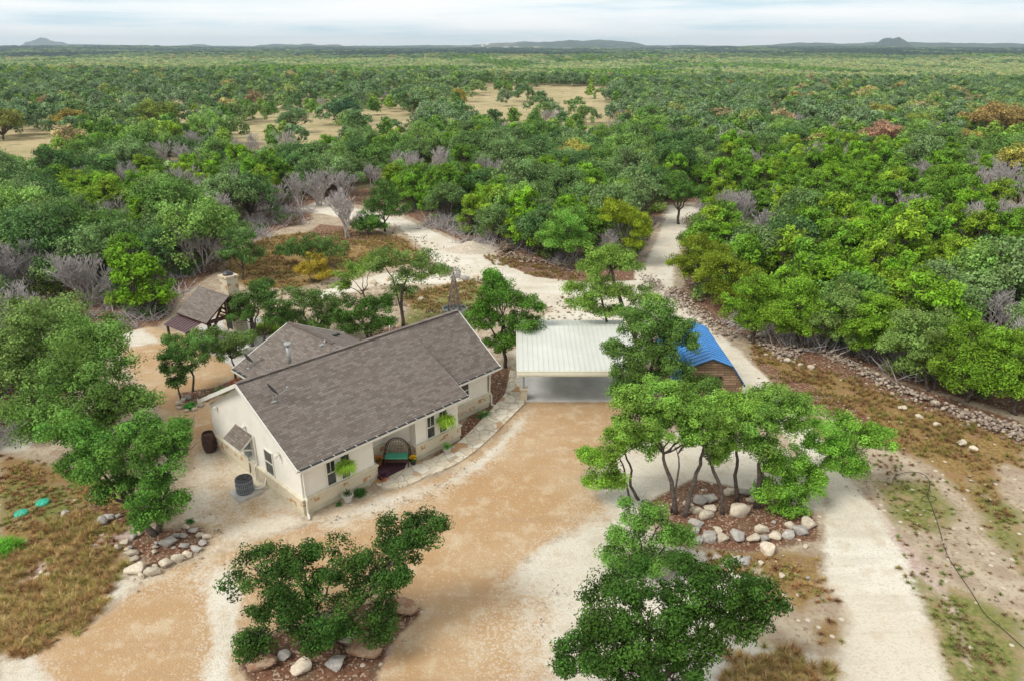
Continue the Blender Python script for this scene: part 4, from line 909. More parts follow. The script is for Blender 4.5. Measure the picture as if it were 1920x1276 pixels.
def rubble(name, lab, lines, n, seed, smin=.07, smax=.24, width=1.0):
    rg = np.random.default_rng(seed); V0, F0 = rock_arrays(seed, 1); vs = []; fs = []; off = 0
    for line in lines:
        P = [np.array(at(*q)[:2]) for q in line[:-1]]; wd = line[-1]
        L = [np.linalg.norm(b_ - a_) for a_, b_ in zip(P, P[1:])]; T = sum(L); m = int(n * T)
        for _ in range(m):
            t = rg.uniform(0, T); i = 0
            while t > L[i] and i < len(L) - 1: t -= L[i]; i += 1
            c = P[i] + (P[i + 1] - P[i]) * min(1, t / L[i]); d = rg.normal(0, wd * .45, 2); c = c + d
            k = np.exp(-np.dot(d, d) / (wd * wd * .4))
            s = rg.uniform(smin, smax) ** 1.0 * rg.uniform(.5, 1.1); a = rg.uniform(0, 6.28); R = np.array([[math.cos(a), -math.sin(a)], [math.sin(a), math.cos(a)]])
            v = V0 * np.array([s * rg.uniform(.8, 1.4), s, s * rg.uniform(.45, .8)]) * (1 + .3 * (rg.random((len(V0), 1)) - .5))
            v[:, :2] = v[:, :2] @ R.T; v = v + np.array([c[0], c[1], k * .35 * rg.random() + s * .25]); vs.append(v); fs.append(F0 + off); off += len(V0)
    me = np_mesh(name, np.vstack(vs), np.vstack(fs), M['rubble']); o = bpy.data.objects.new(name, me); COL.objects.link(o); tag(o, lab, 'rubble', None, 'stuff'); return o
m, nt_, b_ = newmat('rubble_stone'); g_ = nt_.nodes.new('ShaderNodeNewGeometry')
c_ = mixc(nt_, g_.outputs['Random Per Island'], (.24, .18, .15), (.52, .43, .33)); n_ = noise(nt_, g_.outputs['Position'], 7, 4); c_ = mixc(nt_, math_(nt_, 'MULTIPLY', ramp(nt_, n_, .5, .7), .5), c_, (.22, .16, .13))
lk(nt_, c_, b_.inputs['Base Color']); b_.inputs['Roughness'].default_value = .9; M['rubble'] = m
rubble('rubble_bank', 'long bank of limestone rubble along the foot of the wooded slope', [[(1262,545),(1300,585),(1345,615),(1372,630),1.2],[(1425,640),(1450,655),(1480,675),1.0],[(1455,672),(1500,655),(1530,650),.9],[(1545,662),(1600,690),(1700,738),(1760,762),(1840,785),(1925,812),.9],[(1800,778),(1870,808),(1940,832),.7]], 36, 3)
rubble('rubble_bank', 'piled limestone rubble under the trees north of the gravel track', [[(940,474),(985,487),(1050,500),(1090,508),1.6],[(1215,520),(1235,545),(1262,560),1.2]], 24, 4)
rubble('loose_stones', 'scattered stones at the forest edge and on the bare dirt', [[(180,560),(300,600),(330,575),1.8],[(1440,720),(1560,760),(1700,850),1.6],[(1640,900),(1740,1000),(1850,1150),1.8],[(1880,900),(1800,1000),1.5],[(700,490),(830,520),(930,520),1.6],[(640,400),(700,400),(750,430),1.2],[(1230,560),(1330,640),1.0],[(1500,800),(1700,900),(1900,960),2.5],[(560,470),(660,450),(740,450),1.8],[(300,870),(420,1000),1.0],[(230,1100),(420,1040),.7]], 3.2, 5, .04, .13)
rubble('gravel_stones', 'coarse loose gravel stones on the tree beds and drive edges', [[(480,1240),(600,1250),(720,1220),(790,1150),.9],[(275,1080),(360,1050),(400,1020),.5],[(1250,1060),(1400,1060),(1540,1070),.9],[(590,985),(800,930),(930,840),.5],[(1000,1200),(1060,1100),.9]], 16, 6, .025, .07)
def mound(name, lab, cx, cy, r_, h, mat):
    R_, T_ = np.meshgrid(np.linspace(0, 1, 14), np.linspace(0, 2 * PI, 41)[:-1]); nse = fbm(R_ * 3 * np.cos(T_) + 9, R_ * 3 * np.sin(T_) + 4, 31)
    X = cx + R_ * r_ * 1.3 * np.cos(T_); Y = cy + R_ * r_ * .8 * np.sin(T_); Z = h * (1 - R_) ** 1.1 * (.7 + .6 * nse) - .06
    V = np.stack([X, Y, Z], -1).reshape(-1, 3); idx = np.arange(V.shape[0]).reshape(40, 14); nx = np.roll(idx, -1, 0)
    Q = np.stack([idx[:, :-1], idx[:, 1:], nx[:, 1:], nx[:, :-1]], -1).reshape(-1, 4)
    me = np_mesh(name, V, Q, mat, None, True); o = bpy.data.objects.new(name, me); COL.objects.link(o); return o
gp = at(888, 468); o = mound('gravel_pile', '', gp.x, gp.y, 2.6, 1.15, plain('pile_gravel', (.50, .43, .34), .95, .2, 4, bmp=.5)); tag(o, 'grey-tan heap of gravel beside the wide track', 'gravel pile')
# ================================================================== FOLIAGE
def foliage(seed, blobs, n, leaf, tuft=.32, tpb=9.0, flat=.7, upb=-.35, aspect=.55):
    """leaf faces gathered in tufts over the outer part of each blob; blobs: (x,y,z,rx,ry,rz)"""
    rg = np.random.default_rng(seed); B = np.array(blobs, float); area = (B[:, 3] * B[:, 4] + B[:, 3] * B[:, 5] + B[:, 4] * B[:, 5])
    nt_ = np.maximum(4, (area * tpb).astype(int)); tot = nt_.sum(); bi = np.repeat(np.arange(len(B)), nt_)
    d = rg.normal(size=(tot * 3, 3)); d /= np.linalg.norm(d, axis=1)[:, None]; d = d[d[:, 2] > upb][:tot]
    while len(d) < tot: d = np.vstack([d, d])[:tot]
    rad = rg.uniform(.62, 1.02, tot) ** .7; c = B[bi, :3] + d * B[bi, 3:6] * rad[:, None]
    tt = rg.random(tot)
    ti = rg.integers(0, tot, n); g = rg.normal(0, 1, (n, 3)); g = g / np.maximum(1, np.linalg.norm(g, axis=1)[:, None] / 1.7)
    P = c[ti] + g * tuft * np.array([1, 1, flat]) * rg.uniform(.6, 1.2, (tot, 1))[ti]
    nr = d[ti] * .5 + g * .35 + rg.normal(0, .55, (n, 3)) + np.array([0, 0, .35]); nr /= np.linalg.norm(nr, axis=1)[:, None]
    a = np.cross(nr, rg.normal(size=(n, 3))); a /= np.maximum(1e-6, np.linalg.norm(a, axis=1)[:, None]); b = np.cross(nr, a)
    s = leaf * rg.uniform(.55, 1.25, (n, 1)); a = a * s * .5; b = b * s * aspect * .5
    V = np.stack([P - a, P - b, P + a, P + b], 1).reshape(-1, 3); Fq = np.arange(n * 4).reshape(-1, 4)
    return V, Fq, np.clip(tt[ti] * .9 + rg.random(n) * .2 - .03, 0, 1)
def limb(b, p, q, r0, r1, rg, wob=.12, seg=5):
    p = Vector(p); q = Vector(q); L = (q - p).length; pts = []; rs = []
    for i in range(seg + 1):
        t = i / seg; m_ = p.lerp(q, t); k = math.sin(PI * t) * wob * L
        pts.append(m_ + Vector((rg.uniform(-1, 1) * k, rg.uniform(-1, 1) * k, rg.uniform(-.6, .3) * k))); rs.append(r0 * (1 - t) + r1 * t)
    b.tube(pts, rs, 7 if r0 > .06 else 5); return pts
def skeleton(seed, blobs, height, base_r=.16, stems=1, spread=.5, fork=.35, base=(0, 0, 0)):
    rg = random.Random(seed); b = MB(); base = Vector(base)
    cs = [Vector(q[:3]) for q in blobs]; groups = [[] for _ in range(stems)]
    cs.sort(key=lambda c: math.atan2(c.y, c.x))
    for i, c in enumerate(cs): groups[i * stems // len(cs)].append(c)
    for g in groups:
        if not g: continue
        m_ = sum(g, Vector()) / len(g); st = base + Vector((rg.uniform(-1, 1), rg.uniform(-1, 1), 0)) * spread * (stems > 1) - Vector((0, 0, .1))
        fk = st.lerp(m_, fork); fk.z = max(fk.z, height * fork * .6)
        limb(b, st, fk, base_r, base_r * .75, rg, .07)
        for c in g:
            mid = fk.lerp(c, .55) + Vector((rg.uniform(-.2, .2), rg.uniform(-.2, .2), .1))
            pts = limb(b, fk, mid, base_r * .6, base_r * .3, rg, .1, 4); limb(b, mid, c, base_r * .3, base_r * .12, rg, .1, 3)
            for _ in range(8):
                e_ = c + Vector((rg.uniform(-1, 1), rg.uniform(-1, 1), rg.uniform(-.4, .9))).normalized() * rg.uniform(.5, 1.1); limb(b, mid.lerp(c, rg.uniform(.2, .9)), e_, base_r * .16, base_r * .05, rg, .12, 3)
    return b
def crown_obj(V, Fq, tone, parent, name='crown'):
    me = np_mesh(name, V, Fq, M['leaf'], tone); o = bpy.data.objects.new(name, me); COL.objects.link(o); o.parent = parent; return o
OAK = (.13, .26, .085); OAKD = (.055, .15, .035); OAKL = (.15, .31, .06); JUN = (.115, .27, .03); JUNY = (.16, .28, .03); OAKG = (.15, .25, .125); GOLD = (.46, .30, .04)
FGK = {}
def hero(name, label, base, blobs, col, n, leaf, seed, stems=1, br=.15, tuft=.3, tpb=9, group=None, spread=.5, fork=.35, cat='tree', trunkpts=None, upb=-.5, extra=None):
    n = int(n * 2.0); leaf *= .74; tuft *= .80; tpb *= 1.2; col = tuple(c * k for c, k in zip(col, (1.25, .95, .72)))
    """base: photo pixel of the foot; blobs: (px, py, dy, r, squash) with depth offset dy metres behind the foot"""
    p0 = at(*base); root = empty(name, p0, 0, label, cat, group); B = []
    for q in blobs:
        px_, py_, dy, r_ = q[:4]; sq = q[4] if len(q) > 4 else .75; w_ = q[5] if len(q) > 5 else 1
        c = aty(px_, py_, p0.y + dy) - p0; c.z = max(c.z, .4); B.append((c.x, c.y, c.z, r_ * w_, r_, r_ * sq))
    rg = random.Random(seed + 100); BB = []
    if seed in (1, 2): B = [(q[0], q[1], q[2], q[3] * 1.06, q[4] * 1.06, q[5] * 1.0) for q in B]; col = tuple(c * .7 for c in col); n = int(n * 1.25)
    elif 4 <= seed <= 8: B = [(q[0], q[1], q[2], q[3] * 1.14, q[4] * 1.14, q[5] * 1.1) for q in B]; n = int(n * 1.15)
    for q in B:   # break every mass into smaller lobes so that the outline is uneven
        BB.append((q[0], q[1], q[2], q[3] * .66, q[4] * .66, q[5] * .66))
        for _ in range(9):
            a = rg.uniform(0, 2 * PI); e_ = rg.uniform(-.7, 1.0); k = rg.uniform(.22, .44)
            BB.append((q[0] + math.cos(a) * q[3] * .78, q[1] + math.sin(a) * q[4] * .78, q[2] + e_ * q[5] * .7, q[3] * k, q[4] * k, q[5] * k))
    V, Fq, t = foliage(seed, BB, n, leaf, tuft, tpb, .7, upb); colored(crown_obj(V, Fq, t, root), col)
    b = skeleton(seed, B, max(q[2] for q in B), br, stems, spread, fork)
    if trunkpts:
        b = MB(); rg = random.Random(seed)
        for tr in trunkpts:
            r0 = tr[0]; pts = [aty(x, y, p0.y + dy) - p0 for x, y, dy in tr[1:]]; pts[0].z = -.1
            fine = [pts[0]]
            for a_, c_ in zip(pts, pts[1:]):
                for k in (.34, .67, 1): fine.append(a_.lerp(c_, k) + Vector((rg.uniform(-1, 1), rg.uniform(-1, 1), 0)) * .05)
            b.tube(fine, [r0 * (1 - .55 * i / (len(fine) - 1)) for i in range(len(fine))], 8)
            end = fine[-1]; near = sorted(BB, key=lambda q: (Vector(q[:3]) - end).length)[:7]
            for q in near:
                c_ = Vector(q[:3]); limb(b, end, c_, r0 * .38, r0 * .1, rg, .1, 4)
                for _ in range(6): limb(b, end.lerp(c_, rg.uniform(.4, .9)), c_ + Vector((rg.uniform(-1, 1), rg.uniform(-1, 1), rg.uniform(-.3, .8))) * q[3] * .8, r0 * .16, r0 * .05, rg, .12, 3)
    b.build('trunk', M['bark'], root); return root
# -- foreground trees
hero('live_oak', 'spreading dark green oak on boulders in front of the house', (625,1205), [(475,1062,.6,1.05,.6),(560,1085,.6,1.2,.65),(640,1050,1.0,1.0,.6),(700,1100,.4,1.1,.65),(755,1000,1.0,.95,.8),(795,985,1.0,.75,.6),(730,1060,.8,1.0,.7),(520,1150,-.2,1.0,.7),(610,1150,-.4,1.2,.7),(690,1160,-.3,.95,.6),(480,1205,-.5,.6,.7),(590,1195,-.6,.8,.6),(560,1040,1.2,.6,.8)], (.045, .135, .03), 22000, .15, 1, 3, .11, .26, 8, spread=.6, upb=-.7)
hero('live_oak', 'large dark green oak cut by the bottom of the photo beside the pale gravel', (1215,1330), [(1180,1090,1.2,1.0,.7),(1140,1150,.6,.9,.7),(1220,1140,.8,1.1,.7),(1300,1085,1.2,.9,.7),(1360,1100,1.0,.95,.65),(1420,1120,.9,.7,.5),(1400,1160,.5,.65,.6),(1210,1210,.0,1.15,.8),(1130,1225,-.2,.9,.7),(1080,1240,-.2,.6,.7),(1290,1200,.2,.95,.7),(1180,1275,-.8,.9,.7),(1260,1270,-.8,.8,.7),(1330,1170,.4,.8,.6)], (.065, .19, .038), 26000, .15, 2, 2, .14, .26, 8, upb=-.7)
hero('live_oak', 'feathery mid green oak just left of the rock island', (1225,1075), [(1195,960,.6,.75,.8),(1235,985,.5,.9,.7),(1175,1010,.3,.7,.9),(1265,1010,.3,.7,.7),(1155,1045,.1,.55,.8),(1215,1050,-.1,.7,.6),(1270,1045,.0,.5,.6)], (.10, .26, .06), 11000, .15, 3, 2, .09, .25, 8, upb=-.6)
isl = 'oaks growing from the rock island'
hero('live_oak', 'oak of the rock island with twin trunks meeting under the crown', (1283,960), [(1235,745,1.0,1.25,.65),(1290,765,.6,1.35,.65),(1200,790,.3,1.0,.6),(1330,775,.4,1.2,.65),(1260,805,-.2,1.0,.5),(1320,815,-.1,.8,.5),(1175,755,1.0,.8,.6)], (.145, .34, .07), 22000, .16, 4, 2, .13, .27, 8, isl, trunkpts=[(.14,(1269,956,-.1),(1262,915,0),(1250,880,.1),(1243,850,.2)),(.14,(1283,960,-.3),(1295,920,0),(1312,870,.2),(1318,835,.3)),(.12,(1355,962,-.1),(1352,915,.1),(1335,870,.2),(1324,838,.3)),(.06,(1264,905,0),(1274,875,0),(1270,850,.1))])
hero('live_oak', 'slender oak between the twin trunks and the dark trunk on the island', (1383,938), [(1375,810,.2,.9,.7),(1395,755,.8,1.0,.7),(1370,770,.8,.9,.7),(1355,850,-.2,.6,.6)], (.15, .34, .065), 11000, .15, 5, 1, .1, .26, 8, isl, trunkpts=[(.12,(1383,938,0),(1379,905,0),(1381,860,.1),(1380,830,.2))])
hero('live_oak', 'dark-trunked oak of the rock island under the airy crown', (1421,951), [(1440,770,.6,1.15,.75),(1475,800,.4,.85,.8),(1455,740,1.0,.9,.6),(1415,795,.3,.8,.7),(1490,760,.8,.6,.7),(1430,835,.0,.6,.6)], (.14, .33, .075), 13000, .15, 6, 1, .12, .27, 8, isl, trunkpts=[(.15,(1421,951,0),(1425,905,0),(1424,870,0),(1432,830,.1)),(.08,(1425,880,0),(1440,830,.1),(1437,800,.2))])
hero('live_oak', 'small crooked oak at the drive side of the island', (1199,935), [(1150,830,.1,.75,.75),(1185,815,.3,.75,.7),(1125,860,-.2,.65,.7),(1120,905,-.4,.5,.8),(1215,835,.3,.65,.6),(1150,900,-.5,.5,.6),(1105,850,.1,.4,.6)], (.14, .33, .05), 10000, .15, 7, 1, .08, .25, 8, isl, trunkpts=[(.09,(1199,935,0),(1182,910,0),(1186,880,0),(1172,850,.1)),(.06,(1184,895,0),(1170,880,0),(1160,850,0))])
hero('live_oak', 'leaning oak of the island whose far branch hangs over the gravel road', (1497,948), [(1560,800,1.4,.95,.6),(1605,815,1.3,.95,.55),(1645,825,1.2,.7,.5),(1575,850,1.0,.75,.6),(1600,880,.8,.6,.7),(1540,835,1.0,.65,.5),(1475,870,.3,.8,.8),(1505,905,.2,.8,.8),(1450,915,-.2,.8,.8),(1480,945,-.4,.7,.6),(1535,885,.5,.6,.7),(1440,870,.1,.6,.7)], (.13, .35, .055), 20000, .16, 8, 1, .13, .27, 8, isl, trunkpts=[(.14,(1497,948,0),(1515,905,.3),(1540,875,.8),(1558,850,1.1)),(.08,(1508,920,.2),(1490,900,.1),(1478,890,.1))])
hero('live_oak', 'tall airy oak rising behind the white carport roof', (1200,668), [(1135,500,.2,1.75,.7),(1105,545,-.3,1.55,.7),(1160,545,-.2,1.4,.6),(1090,570,-.6,1.0,.5),(1175,490,.4,1.0,.6),(1130,475,.5,1.0,.5),(1215,560,.2,1.1,.6),(1195,590,0,.7,.5),(1140,585,-.5,.9,.4)], (.14, .30, .065), 20000, .18, 9, 1, .16, .32, 6, trunkpts=[(.2,(1200,668,0),(1190,625,0),(1172,590,0),(1152,530,0),(1147,505,.1)),(.1,(1160,560,0),(1125,550,-.1),(1110,535,-.2)),(.08,(1185,610,0),(1210,580,.1))])
hero('live_oak', 'grey-green oak standing between the carport and the blue shed', (1222,790), [(1205,605,.6,1.25,.8),(1240,625,.6,1.35,.8),(1275,640,.4,.95,.7),(1200,665,0,1.25,.8),(1230,655,.2,1.3,.8),(1175,700,-.2,.9,.8),(1265,690,-.1,1.1,.6),(1165,660,.2,.8,.7),(1215,715,-.4,1.1,.6),(1170,730,-.6,.75,.7),(1320,720,-.4,.8,.7),(1235,580,.8,.8,.6),(1270,610,.7,.8,.6)], (.10, .24, .065), 30000, .17, 10, 1, .15, .3, 7, trunkpts=[(.16,(1222,790,0),(1215,740,0),(1222,690,.1),(1225,650,.2)),(.07,(1218,735,0),(1200,700,0),(1192,670,.1))])
hero('live_oak', 'dense green oak between the house and the carport', (948,688), [(945,560,.3,1.6,.8),(910,600,-.2,1.3,.8),(980,605,-.1,1.3,.8),(930,540,.5,1.0,.8),(950,640,-.5,1.4,.7),(995,570,.3,.8,.7),(890,580,.2,.8,.6),(925,520,.4,.5,1.2)], (.085, .25, .04), 18000, .19, 12, 1, .15, .3, 7)
hero('live_oak', 'dark green oak leaning over the stone ring by the drive', (305,1000), [(250,840,.4,1.4,.7),(300,870,.3,1.25,.7),(200,860,.6,1.2,.65),(160,880,.6,1.0,.65),(330,820,.8,.65,1.0),(270,920,-.1,1.2,.7),(310,950,-.5,.95,.7),(340,800,1.0,.5,.9),(220,910,.2,.9,.6),(120,810,1.6,1.0,.6),(285,970,-.6,.7,.6),(180,830,1.2,1.0,.6),(260,800,1.2,.8,.7)], (.075, .215, .045), 26000, .17, 13, 2, .16, .28, 8, upb=-.7)
hero('live_oak', 'big spreading grey-green oak west of the rear yard', (170,880), [(160,660,1.0,2.0,.8),(110,700,.5,1.9,.8),(200,700,.6,1.7,.7),(60,760,.2,1.6,.7),(230,740,.2,1.2,.7),(150,760,-.3,1.7,.7),(80,810,-.5,1.3,.6),(260,745,.0,.8,.6),(190,625,1.4,1.1,.7),(200,790,-.4,1.0,.6)], (.10, .235, .065), 24000, .2, 14, 1, .22, .36, 6)
hero('live_oak', 'pale grey-green oak at the photo edge behind the big spreading oak', (60,820), [(80,600,1.0,2.0,.8),(30,640,.5,1.9,.8),(130,630,.8,1.5,.7),(70,690,-.2,1.6,.6),(5,700,0,1.5,.7)], (.12, .24, .085), 14000, .22, 15, 1, .2, .38, 6)
sm = 'small trees by the rear patio'
hero('live_oak', 'small dark oak nearest the pale stones behind the house', (340,748), [(322,690,0,.65,.9),(338,670,.1,.6,.8),(312,665,.1,.5,.7),(330,715,-.2,.5,.6)], (.05, .14, .035), 3500, .16, 16, 1, .06, .2, 8, sm, trunkpts=[(.07,(340,748,0),(334,728,0),(328,705,0))])
hero('live_oak', 'small round oak second of the three beside the rear patio', (361,732), [(350,650,.1,.95,.8),(370,665,0,.8,.8),(330,640,.3,.7,.7),(375,640,.3,.7,.7),(352,690,-.2,.7,.6)], (.075, .19, .055), 5500, .16, 17, 1, .08, .22, 8, sm, trunkpts=[(.09,(361,732,0),(362,705,0),(356,685,0))])
hero('live_oak', 'small flat-topped oak beside the terracotta jar', (443,714), [(430,640,.1,1.1,.7),(400,650,0,.9,.7),(455,635,.2,.8,.7),(430,660,-.3,.9,.5),(385,625,.5,.8,.6)], (.095, .20, .065), 6500, .16, 18, 1, .08, .23, 8, sm, trunkpts=[(.1,(443,714,0),(441,690,0),(434,672,0))])
bk = 'oaks behind the rear wing'
hero('live_oak', 'oak with forked trunk beside the fireplace', (483,650), [(475,560,.2,1.4,.8),(510,570,.2,1.3,.8),(455,595,-.2,.9,.8),(520,600,-.1,1.1,.7),(490,540,.7,1.0,.6)], (.065, .165, .045), 10000, .18, 20, 2, .14, .28, 7, bk)
hero('live_oak', 'rounded grey-green oak directly behind the rear wing ridge', (590,632), [(570,560,.3,1.5,.8),(605,580,.2,1.3,.8),(545,590,0,1.2,.7),(625,600,0,1.0,.7),(590,605,-.3,1.3,.6)], (.095, .21, .065), 10000, .19, 21, 2, .14, .3, 7, bk)
hero('live_oak', 'darkest green oak of those behind the rear wing', (685,640), [(670,575,.3,1.4,.8),(700,590,.1,1.3,.8),(650,600,0,1.1,.7),(720,605,0,.9,.7),(680,615,-.3,1.2,.5),(715,565,.5,.8,.7)], (.05, .145, .03), 10000, .18, 22, 2, .14, .28, 7, bk)
hero('live_oak', 'airy wide oak with a straight trunk in the back yard', (756,612), [(765,490,.4,1.8,.55),(730,480,.6,1.4,.5),(800,500,.3,1.4,.55),(770,520,-.1,1.3,.4),(715,500,.4,1.0,.5),(755,550,-.2,1.1,.6),(825,510,.3,.7,.5)], (.12, .24, .075), 9500, .19, 23, 1, .13, .32, 5, trunkpts=[(.16,(756,612,0),(752,575,0),(755,545,0),(765,515,.1)),(.07,(756,550,0),(735,520,.1),(722,500,.2))])
hero('live_oak', 'sparse thin oak before the pale patio track', (690,572), [(672,500,.2,1.2,.5),(650,515,0,1.0,.5),(700,490,.3,1.0,.5),(640,535,-.2,.7,.5)], (.13, .27, .06), 4500, .19, 24, 1, .09, .3, 4)
hero('live_oak', 'round blue-green oak alone in the rear clearing', (456,524), [(452,460,.2,1.7,.8),(470,480,0,1.2,.8),(435,480,0,1.2,.7),(455,440,.4,1.1,.6)], (.085, .20, .07), 8000, .21, 25, 1, .14, .32, 6)
hero('live_oak', 'pair-stemmed green oak above the golden tree', (620,500), [(600,458,.2,1.7,.7),(625,470,0,1.4,.7),(560,462,.3,1.3,.6),(580,475,-.1,1.3,.6),(535,470,.3,1.0,.6)], (.085, .20, .06), 8000, .21, 26, 2, .12, .32, 6, spread=1.2)
hero('golden_tree', 'golden orange autumn tree in the rear yard', (585,530), [(585,495,.1,1.2,.75),(605,512,-.2,.8,.7),(570,505,0,.8,.7)], (.30, .31, .05), 5500, .17, 27, 2, .08, .26, 7)
hero('live_oak', 'tall round oak right beside the back track', (722,434), [(720,372,.3,2.0,.8),(700,390,0,1.5,.8),(738,395,0,1.3,.8),(722,350,.6,1.3,.7)], (.07, .185, .05), 9000, .23, 28, 1, .15, .36, 6)
hero('live_oak', 'low bushy oak between the bare tree and the back track', (690,440), [(690,418,.2,1.6,.8),(672,424,0,1.1,.7),(708,424,0,1.1,.7)], (.07, .20, .045), 6000, .22, 29, 1, .1, .33, 6)
hero('live_oak', 'bright fresh green oak above the rubble pile', (1070,505), [(1060,425,.3,2.2,.8),(1040,455,0,1.7,.7),(1085,450,0,1.6,.7),(1065,400,.7,1.5,.6)], (.12, .31, .065), 12000, .22, 30, 1, .16, .36, 6)
hero('live_oak', 'dark-trunked oak standing in the gravel fork', (1272,420), [(1275,350,.3,1.9,.65),(1255,365,0,1.5,.6),(1300,360,.2,1.6,.6),(1270,335,.6,1.6,.5)], (.075, .20, .045), 9000, .24, 31, 1, .2, .38, 6)
hero('juniper', 'spreading yellowish juniper leaning beside the gravel fork', (1172,498), [(1183,412,.6,1.7,.6),(1165,390,.6,1.6,.6),(1203,432,.3,1.1,.6),(1190,455,-.1,.9,.5),(1150,400,.4,1.2,.6)], (.20, .34, .03), 10000, .22, 32, 2, .15, .34, 6)
for i, (x, y, r_, c) in enumerate([(1650,685,1.6,JUN),(1500,655,1.7,JUN),(1360,580,1.7,JUNY),(1420,640,1.6,JUN),(1590,668,1.5,OAK),(1820,752,1.8,JUN),(1740,728,1.9,OAK),(1900,772,1.8,JUN),(1310,545,1.5,JUNY),(1312,497,1.1,OAK)]):
    h_ = 105 - 6 * i * 0; k = 38 * (y / 700)
    hero('juniper' if c in (JUN, JUNY) else 'live_oak', (('bright green' if c == JUN else 'yellow-green') + ' juniper' if c != OAK else 'blue-green oak') + f', {ORD[sorted([1650,1500,1360,1420,1590,1820,1740,1900,1310,1312]).index(x)]} from the gravel fork along the rubble bank', (x, y),
         [(x, y - 2.6 * k, .6, r_, .7), (x - k, y - 1.9 * k, .2, r_ * .8, .7), (x + k, y - 2.0 * k, .2, r_ * .8, .7), (x - .3 * k, y - 1.1 * k, -.2, r_ * .8, .55), (x + .6 * k, y - 1.2 * k, 0, r_ * .7, .55), (x, y - 3.2 * k, 1.0, r_ * .6, .6)], c, 11000, .2, 40 + i, 2, .12, .33, 6, 'trees along the rubble bank', cat='tree')
# -- forest prototypes
def proto_blobs(kind, seed):
    rg = random.Random(seed); B = []
    if kind == 'j':
        top = rg.uniform(4.9, 6.0)
        for i in range(24):
            a = rg.uniform(0, 2 * PI); z = rg.uniform(1.2, top); r_ = rg.uniform(.35, 1) * 2.1 * math.sqrt(max(.06, 1 - (z / top) ** 1.6)); k = rg.uniform(.38, .8)
            B.append((r_ * math.cos(a), r_ * math.sin(a), z, k * 1.2, k * 1.2, k * .75))
    elif kind == 'o':
        ox, oy = rg.uniform(-.5, .5), rg.uniform(-.5, .5)
        for i in range(26):
            a = rg.uniform(0, 2 * PI); r_ = math.sqrt(rg.random()) * 2.5 * (1 + .25 * math.sin(2 * a + seed)); z = 4.9 - (r_ / 2.6) ** 2 * 2.1 + rg.uniform(-1.0, .45); k = rg.uniform(.42, .95)
            B.append((ox + r_ * math.cos(a), oy + r_ * math.sin(a), z, k * 1.15, k * 1.15, k * .78))
    return B
PR = {'j': [], 'o': [], 'b': []}
for kd, nme in (('j', 'juniper'), ('o', 'live_oak')):
    for s in range(6):
        B = proto_blobs(kd, s + (50 if kd == 'j' else 70)); V, Fq, t = foliage(s + 200, B, 7000, .26 if kd == 'j' else .235, .26 if kd == 'j' else .32, 6.5 if kd == 'j' else 7, .75, -.55)
        cm = np_mesh('crown', V, Fq, M['leaf'], t); b = skeleton(s + 5, B, 5, .15, 1 if kd == 'o' else 3, .4, .3); tm = b.build('trunk', M['bark']); tme = tm.data; bpy.data.objects.remove(tm); PR[kd].append((cm, tme))
def bare_mesh(seed):
    rg = random.Random(seed); b = MB(); br = MB()
    def grow(p, d, L, r_, lev):
        q = p + d * L; m_ = p.lerp(q, .5) + Vector((rg.uniform(-1, 1), rg.uniform(-1, 1), rg.uniform(-1, 1))) * L * .07
        (b if lev < 2 else br).tube([p, m_, q], [max(r_, .016), max(r_ * .85, .014), max(r_ * .65, .012)], 5 if lev < 2 else 3, False)
        if lev >= 5: return
        for _ in range(3 if lev > 0 else 4):
            n = (d + Vector((rg.uniform(-1, 1), rg.uniform(-1, 1), rg.uniform(-.15, .75))) * .75).normalized(); grow(q if rg.random() < .6 else m_, n, L * rg.uniform(.6, .82), r_ * .6, lev + 1)
    for k in range(3): grow(Vector((rg.uniform(-.3, .3), rg.uniform(-.3, .3), -.1)), Vector((rg.uniform(-.4, .4), rg.uniform(-.4, .4), 1)).normalized(), 1.5, .10, 0)
    o1 = b.build('t', M['greybark']); o2 = br.build('t', M['greybark']); r_ = (o2.data, o1.data); bpy.data.objects.remove(o1); bpy.data.objects.remove(o2); return r_
PR['b'] = [bare_mesh(s) for s in (1, 2, 3, 4)]
CLEARX = CLEAR
MEADOW = [[(430,262),(470,240),(520,222),(600,218),(650,232),(640,256),(560,262),(500,268)],[(-60,305),(60,298),(135,275),(150,256),(60,248),(20,262),(-60,262)],[(960,212),(1040,212),(1090,195),(1135,172),(1060,163),(960,176),(900,186),(860,200),(900,212)],[(650,240),(760,228),(820,214),(760,212),(680,218)],[(140,212),(180,208),(178,198),(140,200)],[(1428,216),(1470,216),(1465,198),(1430,204)],[(1640,165),(1690,170),(1670,156)],[(1060,232),(1130,226),(1170,208),(1120,212)],[(300,214),(380,216),(360,204),(300,206)]]
SPARSE = P_([(-200,320),(150,278),(430,272),(640,262),(960,232),(1180,212),(1180,170),(900,168),(400,170),(-200,180)])
rg = random.Random(77); cand = []
def inside(x, y, poly):
    c = False; n = len(poly)
    for i in range(n):
        x0, y0 = poly[i]; x1, y1 = poly[(i + 1) % n]
        if (y0 > y) != (y1 > y) and x < (x1 - x0) * (y - y0) / (y1 - y0) + x0: c = not c
    return c
hero_pos = [(o.location.x, o.location.y) for o in bpy.data.objects if o.parent is None and o.get('category') == 'tree']
y = 30.0
